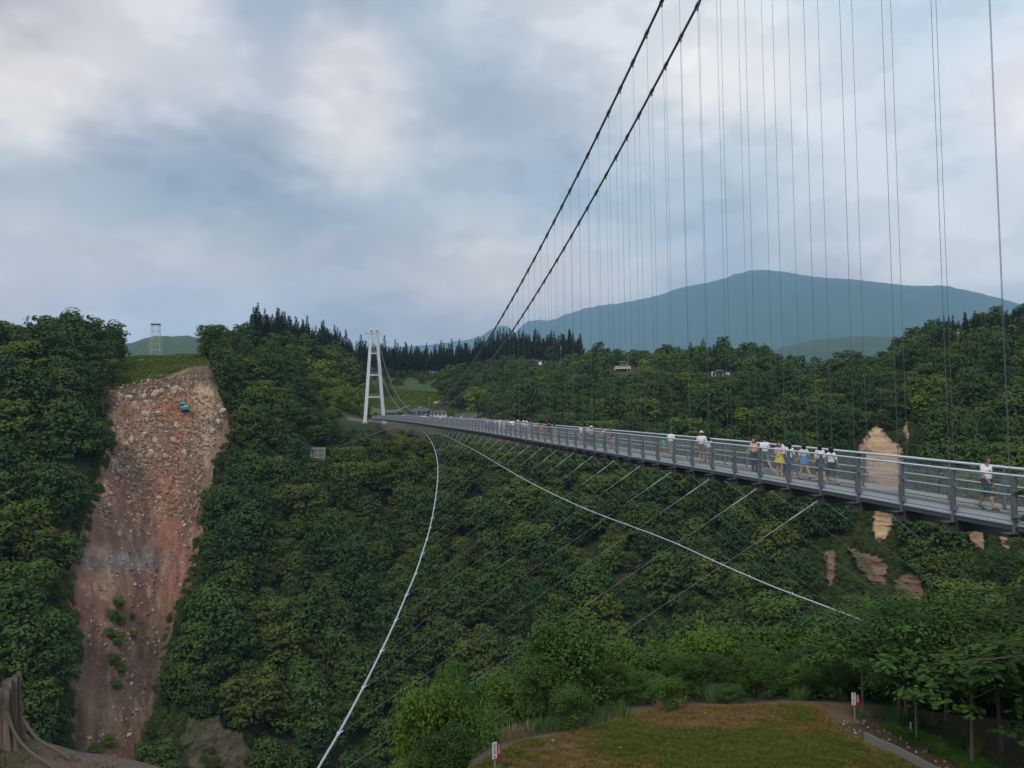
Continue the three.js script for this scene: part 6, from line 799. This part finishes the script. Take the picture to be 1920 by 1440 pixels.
const walkers = [
  { px: 1848, X: 21.25, h: 1.76, rot: 0.12, label: 'person in white printed t-shirt and navy shorts striding alone along the deck', hair: 'short', top: [0.80, 0.79, 0.76], sleeve: 0.55, print: true, bottom: 'shorts', bottomColor: NAVY, hem: 1.0, shoes: [0.03, 0.025, 0.025], legs: [[-20, 14], [24, 6]], arms: [[-10, 8, 20], [14, 8, 38]], head: 22, dark: true },
  { px: 1558, X: 20.95, h: 1.62, rot: A + 0.2, label: 'person in white shirt and dark cropped trousers with red bag, seen from behind', hair: 'bob', top: WHITE, sleeve: 0.9, bottom: 'trousers', bottomColor: [0.03, 0.035, 0.05], hem: 1.45, shoes: [0.24, 0.11, 0.06], legs: [[16, 10], [-16, 10]], arms: [[35, 55, 20], [-14, 14, 15]], strap: { color: BLACK, side: 1 }, bag: { at: [-0.24, 0.98, 0.0], color: [0.42, 0.09, 0.06] } },
  { px: 1537, X: 21.55, h: 1.60, rot: A - 0.1, label: 'person in white blouse with black bobbed hair walking under a friend\'s arm', hair: 'bob', top: [0.74, 0.75, 0.76], sleeve: 0.8, bottom: 'trousers', bottomColor: [0.05, 0.06, 0.09], hem: 1.2, shoes: [0.6, 0.55, 0.48], legs: [[12, 8], [-10, 8]], arms: [[5, 10, 20], [-8, 10, 10]] },
  { px: 1507, X: 21.1, h: 1.63, rot: A + 0.05, label: 'person with black bob in pale top over a blue tunic, one heel lifted', hair: 'bob', top: [0.60, 0.58, 0.52], sleeve: 0.75, topHem: 1.12, bottom: 'skirt', bottomColor: [0.10, 0.26, 0.52], waist: 1.14, skirtHem: 0.72, flare: 0.19, shoes: [0.05, 0.035, 0.03], legs: [[12, 6], [-16, 16]], arms: [[10, 14, 14], [-4, 22, 10]] },
  { px: 1480, X: 20.75, h: 1.65, rot: A + 0.1, label: 'person with long black hair, white top, black strap and blue cropped jeans', hair: 'long', top: WHITE, sleeve: 0.8, bottom: 'trousers', bottomColor: [0.045, 0.11, 0.24], hem: 1.45, shoes: [0.42, 0.33, 0.34], legs: [[6, 4], [-8, 6]], arms: [[20, 30, 40], [-8, 14, 12]], strap: { color: BLACK, side: 1 } },
  { px: 1474, X: 21.75, h: 1.64, rot: A - 0.3, label: 'person in white shirt walking half hidden behind the long-haired one', hair: 'long', top: [0.72, 0.73, 0.76], sleeve: 1.0, bottom: 'trousers', bottomColor: [0.07, 0.08, 0.12], hem: 1.9, shoes: BLACK, legs: [[10, 6], [-8, 8]], arms: [[10, 25, 20], [-8, 10, 10]] },
  { px: 1461, X: 21.1, h: 1.58, rot: -0.5, label: 'person in pink and white top with bright yellow skirt and yellow shoes', hair: 'bob', brown: true, top: [0.70, 0.42, 0.42], sleeve: 0.5, topHem: 1.0, bottom: 'skirt', bottomColor: [0.62, 0.56, 0.03], waist: 1.06, skirtHem: 0.66, flare: 0.24, shoes: [0.6, 0.55, 0.05], legs: [[4, 6], [-6, 4]], arms: [[24, 6, 85], [20, 6, 70]] },
  { px: 1434, X: 21.45, h: 1.76, rot: A - 0.2, label: 'person in untucked white shirt, grey shorts and white sneakers walking away', hair: 'short', top: WHITE, sleeve: 0.75, topHem: 0.84, bottom: 'shorts', bottomColor: [0.14, 0.145, 0.165], hem: 0.95, shoes: [0.62, 0.62, 0.58], legs: [[14, 6], [-22, 28]], arms: [[-14, 9, 12], [14, 9, 20]] },
  { px: 1414, X: 20.95, h: 1.68, rot: -0.9, label: 'person with long hair in tan strappy top and dark trousers facing back', hair: 'long', brown: true, top: [0.62, 0.38, 0.26], sleeve: 0, topHem: 0.98, bottom: 'trousers', bottomColor: [0.035, 0.035, 0.05], hem: 1.95, shoes: BLACK, legs: [[3, 3], [-3, 3]], arms: [[10, 10, 70], [12, 10, 60]] },
  { px: 1316, X: 21.5, h: 1.78, rot: A - 0.55, label: 'person in white polo shirt, pale cap and checked brown shorts, seen from behind', hair: 'short', hat: [0.66, 0.60, 0.46], hatKind: 'cap', top: [0.82, 0.82, 0.84], sleeve: 0.8, topHem: 0.86, wide: 1.12, bottom: 'shorts', bottomColor: [0.20, 0.11, 0.10], hem: 1.0, shoes: [0.1, 0.07, 0.05], legs: [[4, 4], [-4, 5]], arms: [[8, 14, 20], [10, 14, 30]] },
  { px: 1329, X: 21.7, h: 1.48, rot: A, label: 'smaller person with black hair standing close beside the one in pale cap', hair: 'bob', top: [0.66, 0.68, 0.70], sleeve: 0.7, bottom: 'shorts', bottomColor: [0.16, 0.17, 0.2], hem: 0.9, shoes: [0.4, 0.38, 0.35], legs: [[3, 3], [-3, 3]], arms: [[8, 10, 30], [6, 10, 20]] },
  { px: 1258, X: 21.6, h: 1.72, rot: 2.3, label: 'person in plain white t-shirt looking down beside a child in green', hair: 'short', top: [0.80, 0.79, 0.78], sleeve: 0.65, topHem: 0.86, bottom: 'shorts', bottomColor: [0.22, 0.24, 0.28], hem: 0.9, shoes: [0.3, 0.3, 0.3], legs: [[6, 6], [-6, 6]], arms: [[10, 12, 25], [-4, 16, 15]], nod: 20, lean: 8 },
  { px: 1245, X: 21.2, h: 1.24, rot: A - 0.4, label: 'child in bright green shirt with white collar leaning against the railing', hair: 'short', top: [0.03, 0.36, 0.19], sleeve: 0.8, strap: { color: [0.75, 0.78, 0.75], side: 1 }, bottom: 'shorts', bottomColor: [0.22, 0.17, 0.12], hem: 0.85, shoes: [0.4, 0.2, 0.12], legs: [[8, 10], [-6, 8]], arms: [[30, 10, 40], [30, 10, 40]] },
  { px: 1149, X: 20.55, h: 1.72, rot: -1.35, label: 'person in black t-shirt and tan trousers leaning on the near railing', hair: 'short', top: BLACK, sleeve: 0.7, bottom: 'trousers', bottomColor: [0.36, 0.23, 0.16], hem: 1.9, shoes: [0.3, 0.3, 0.32], legs: [[2, 4], [12, 20]], arms: [[42, 6, 60], [42, 20, 40]], lean: 12, nod: 8 },
  { px: 1134, X: 20.55, h: 1.72, rot: -1.5, label: 'person in pink checked vest over white sleeves leaning on the near railing', hair: 'short', top: [0.62, 0.27, 0.27], sleeve: 0.2, bottom: 'trousers', bottomColor: JEANS, hem: 1.9, shoes: [0.15, 0.12, 0.14], legs: [[4, 4], [10, 18]], arms: [[40, 14, 55], [40, 14, 55]], lean: 12, nod: 12 },
  { px: 1110, X: 20.8, h: 1.66, rot: -2.4, label: 'person in khaki vest and straw-coloured hat with blue jeans', hair: 'short', hat: [0.72, 0.62, 0.30], top: [0.46, 0.40, 0.20], sleeve: 0.5, bottom: 'trousers', bottomColor: JEANS, hem: 1.9, shoes: BLACK, legs: [[4, 4], [-4, 4]], detail: false },
  { px: 1104, X: 21.6, h: 1.68, rot: A, label: 'person in grey striped top standing behind the straw hat', hair: 'short', brown: true, top: [0.36, 0.36, 0.36], sleeve: 0.8, bottom: 'trousers', bottomColor: [0.05, 0.06, 0.1], hem: 1.9, shoes: BLACK, detail: false },
  { px: 1090, X: 21.0, h: 1.70, rot: A + 0.9, label: 'person in white t-shirt and pale jeans gazing over the valley', hair: 'short', brown: true, top: WHITE, sleeve: 0.7, bottom: 'trousers', bottomColor: [0.22, 0.25, 0.32], hem: 1.9, shoes: [0.3, 0.3, 0.3], detail: false },
  { px: 1040, X: 21.3, h: 1.6, rot: A, label: 'person in mauve top and tan shorts next to one in black', hair: 'long', top: [0.25, 0.16, 0.18], bottom: 'shorts', bottomColor: [0.4, 0.26, 0.2], hem: 0.6, shoes: [0.4, 0.3, 0.25], detail: false },
  { px: 1030, X: 21.5, h: 1.74, rot: A, label: 'person dressed all in black on the middle of the bridge', hair: 'short', top: BLACK, bottom: 'trousers', bottomColor: [0.02, 0.03, 0.03], hem: 1.9, shoes: BLACK, detail: false },
  { px: 1016, X: 20.9, h: 1.55, rot: A, label: 'person in long orange-red top among the crowd on the bridge', hair: 'short', top: [0.62, 0.13, 0.05], sleeve: 0.9, topHem: 0.74, bottom: 'trousers', bottomColor: [0.2, 0.16, 0.14], hem: 1.7, shoes: BLACK, detail: false },
  { px: 1005, X: 21.6, h: 1.66, rot: A, label: 'person in grey-green shirt behind the one in orange-red', hair: 'short', top: [0.18, 0.27, 0.25], bottom: 'trousers', bottomColor: [0.1, 0.1, 0.13], hem: 1.9, shoes: BLACK, detail: false },
  { px: 988, X: 21.0, h: 1.62, rot: 0.3, label: 'person in white blouse and white sun hat with dark bag', hair: 'bob', hat: [0.85, 0.85, 0.83], top: WHITE, bottom: 'trousers', bottomColor: [0.3, 0.3, 0.32], hem: 1.6, shoes: [0.7, 0.7, 0.7], strap: { color: BLACK, side: 1, front: true }, detail: false },
  { px: 982, X: 21.6, h: 1.6, rot: 0.2, label: 'person in patterned white top and white hat second in a row of hats', hair: 'bob', hat: [0.82, 0.82, 0.8], top: [0.52, 0.48, 0.48], bottom: 'trousers', bottomColor: [0.12, 0.11, 0.12], hem: 1.8, shoes: BLACK, detail: false },
  { px: 972, X: 21.3, h: 1.62, rot: 0.2, label: 'person in round white hat and dark patterned dress', hair: 'bob', hat: [0.86, 0.86, 0.86], top: [0.24, 0.22, 0.24], sleeve: 0.6, bottom: 'skirt', bottomColor: [0.22, 0.2, 0.22], shoes: BLACK, detail: false },
  { px: 961, X: 21.2, h: 1.72, rot: A, label: 'broad person in white shirt leaning over the railing of the bridge', hair: 'short', wide: 1.2, lean: 14, top: WHITE, sleeve: 1.6, bottom: 'trousers', bottomColor: [0.2, 0.2, 0.22], hem: 1.9, shoes: [0.7, 0.7, 0.7], detail: false },
  { px: 953, X: 21.6, h: 1.6, rot: 0.2, label: 'person in brown-pink top between white shirts in the crowd', hair: 'short', brown: true, top: [0.42, 0.24, 0.2], bottom: 'trousers', bottomColor: [0.15, 0.14, 0.15], hem: 1.8, shoes: BLACK, detail: false },
  { px: 946, X: 21.0, h: 1.6, rot: 0.2, label: 'person in white and orange top with bare arms in the crowd', hair: 'short', brown: true, top: [0.72, 0.55, 0.46], sleeve: 0.2, bottom: 'trousers', bottomColor: [0.5, 0.45, 0.38], hem: 1.6, shoes: BLACK, detail: false },
  { px: 938, X: 21.2, h: 1.66, rot: 0.1, label: 'person in white top and beige trousers next to blue shirt', hair: 'short', brown: true, top: [0.78, 0.72, 0.66], bottom: 'trousers', bottomColor: [0.6, 0.54, 0.42], hem: 1.9, shoes: [0.6, 0.6, 0.55], detail: false },
  { px: 930, X: 21.1, h: 1.7, rot: A, label: 'person in light blue shirt bending over in the crowd', hair: 'short', lean: 16, top: [0.20, 0.42, 0.72], sleeve: 0.9, bottom: 'trousers', bottomColor: [0.18, 0.19, 0.24], hem: 1.9, shoes: BLACK, detail: false },
  { px: 921, X: 21.5, h: 1.66, rot: A, label: 'person in dark grey top left of the blue shirt', hair: 'short', top: [0.18, 0.18, 0.2], bottom: 'trousers', bottomColor: [0.06, 0.06, 0.07], hem: 1.9, shoes: BLACK, detail: false },
  { px: 914, X: 21.0, h: 1.64, rot: 0.1, label: 'person with black hair in pale grey top at the end of the crowd', hair: 'bob', top: [0.5, 0.5, 0.5], bottom: 'trousers', bottomColor: [0.1, 0.1, 0.12], hem: 1.9, shoes: BLACK, detail: false },
];
for (const s of walkers) person(s);
{ // the far end: people too small to tell apart
  const R = rng(83), tops = [[0.8, 0.8, 0.8], [0.78, 0.76, 0.74], [0.3, 0.2, 0.2], [0.6, 0.4, 0.35], [0.15, 0.16, 0.2]];
  const light = 'tiny distant person in light top on the far part of the bridge', dark = 'tiny distant person in dark top on the far part of the bridge';
  for (const px of [866, 852, 846, 829, 826, 812, 808, 803, 798, 794, 789, 785, 780, 759, 757, 744, 738, 733, 728]) { const k = Math.floor(R() * 5), b = k < 2; person({ px, X: 20.6 + R() * 1.1, h: 1.55 + R() * 0.25, rot: R() < 0.5 ? 0 : A, label: b ? light : dark, group: b ? 'distant people in light tops' : 'distant people in dark tops', hair: R() < 0.5 ? 'short' : 'bob', top: tops[k], bottom: 'trousers', bottomColor: [0.1 + R() * 0.2, 0.1 + R() * 0.2, 0.15 + R() * 0.2], hem: 1.8, shoes: BLACK, detail: false, ...(R() < 0.35 ? { hat: [0.8, 0.8, 0.78] } : {}) }); }
}
renderer.render(scene, camera);
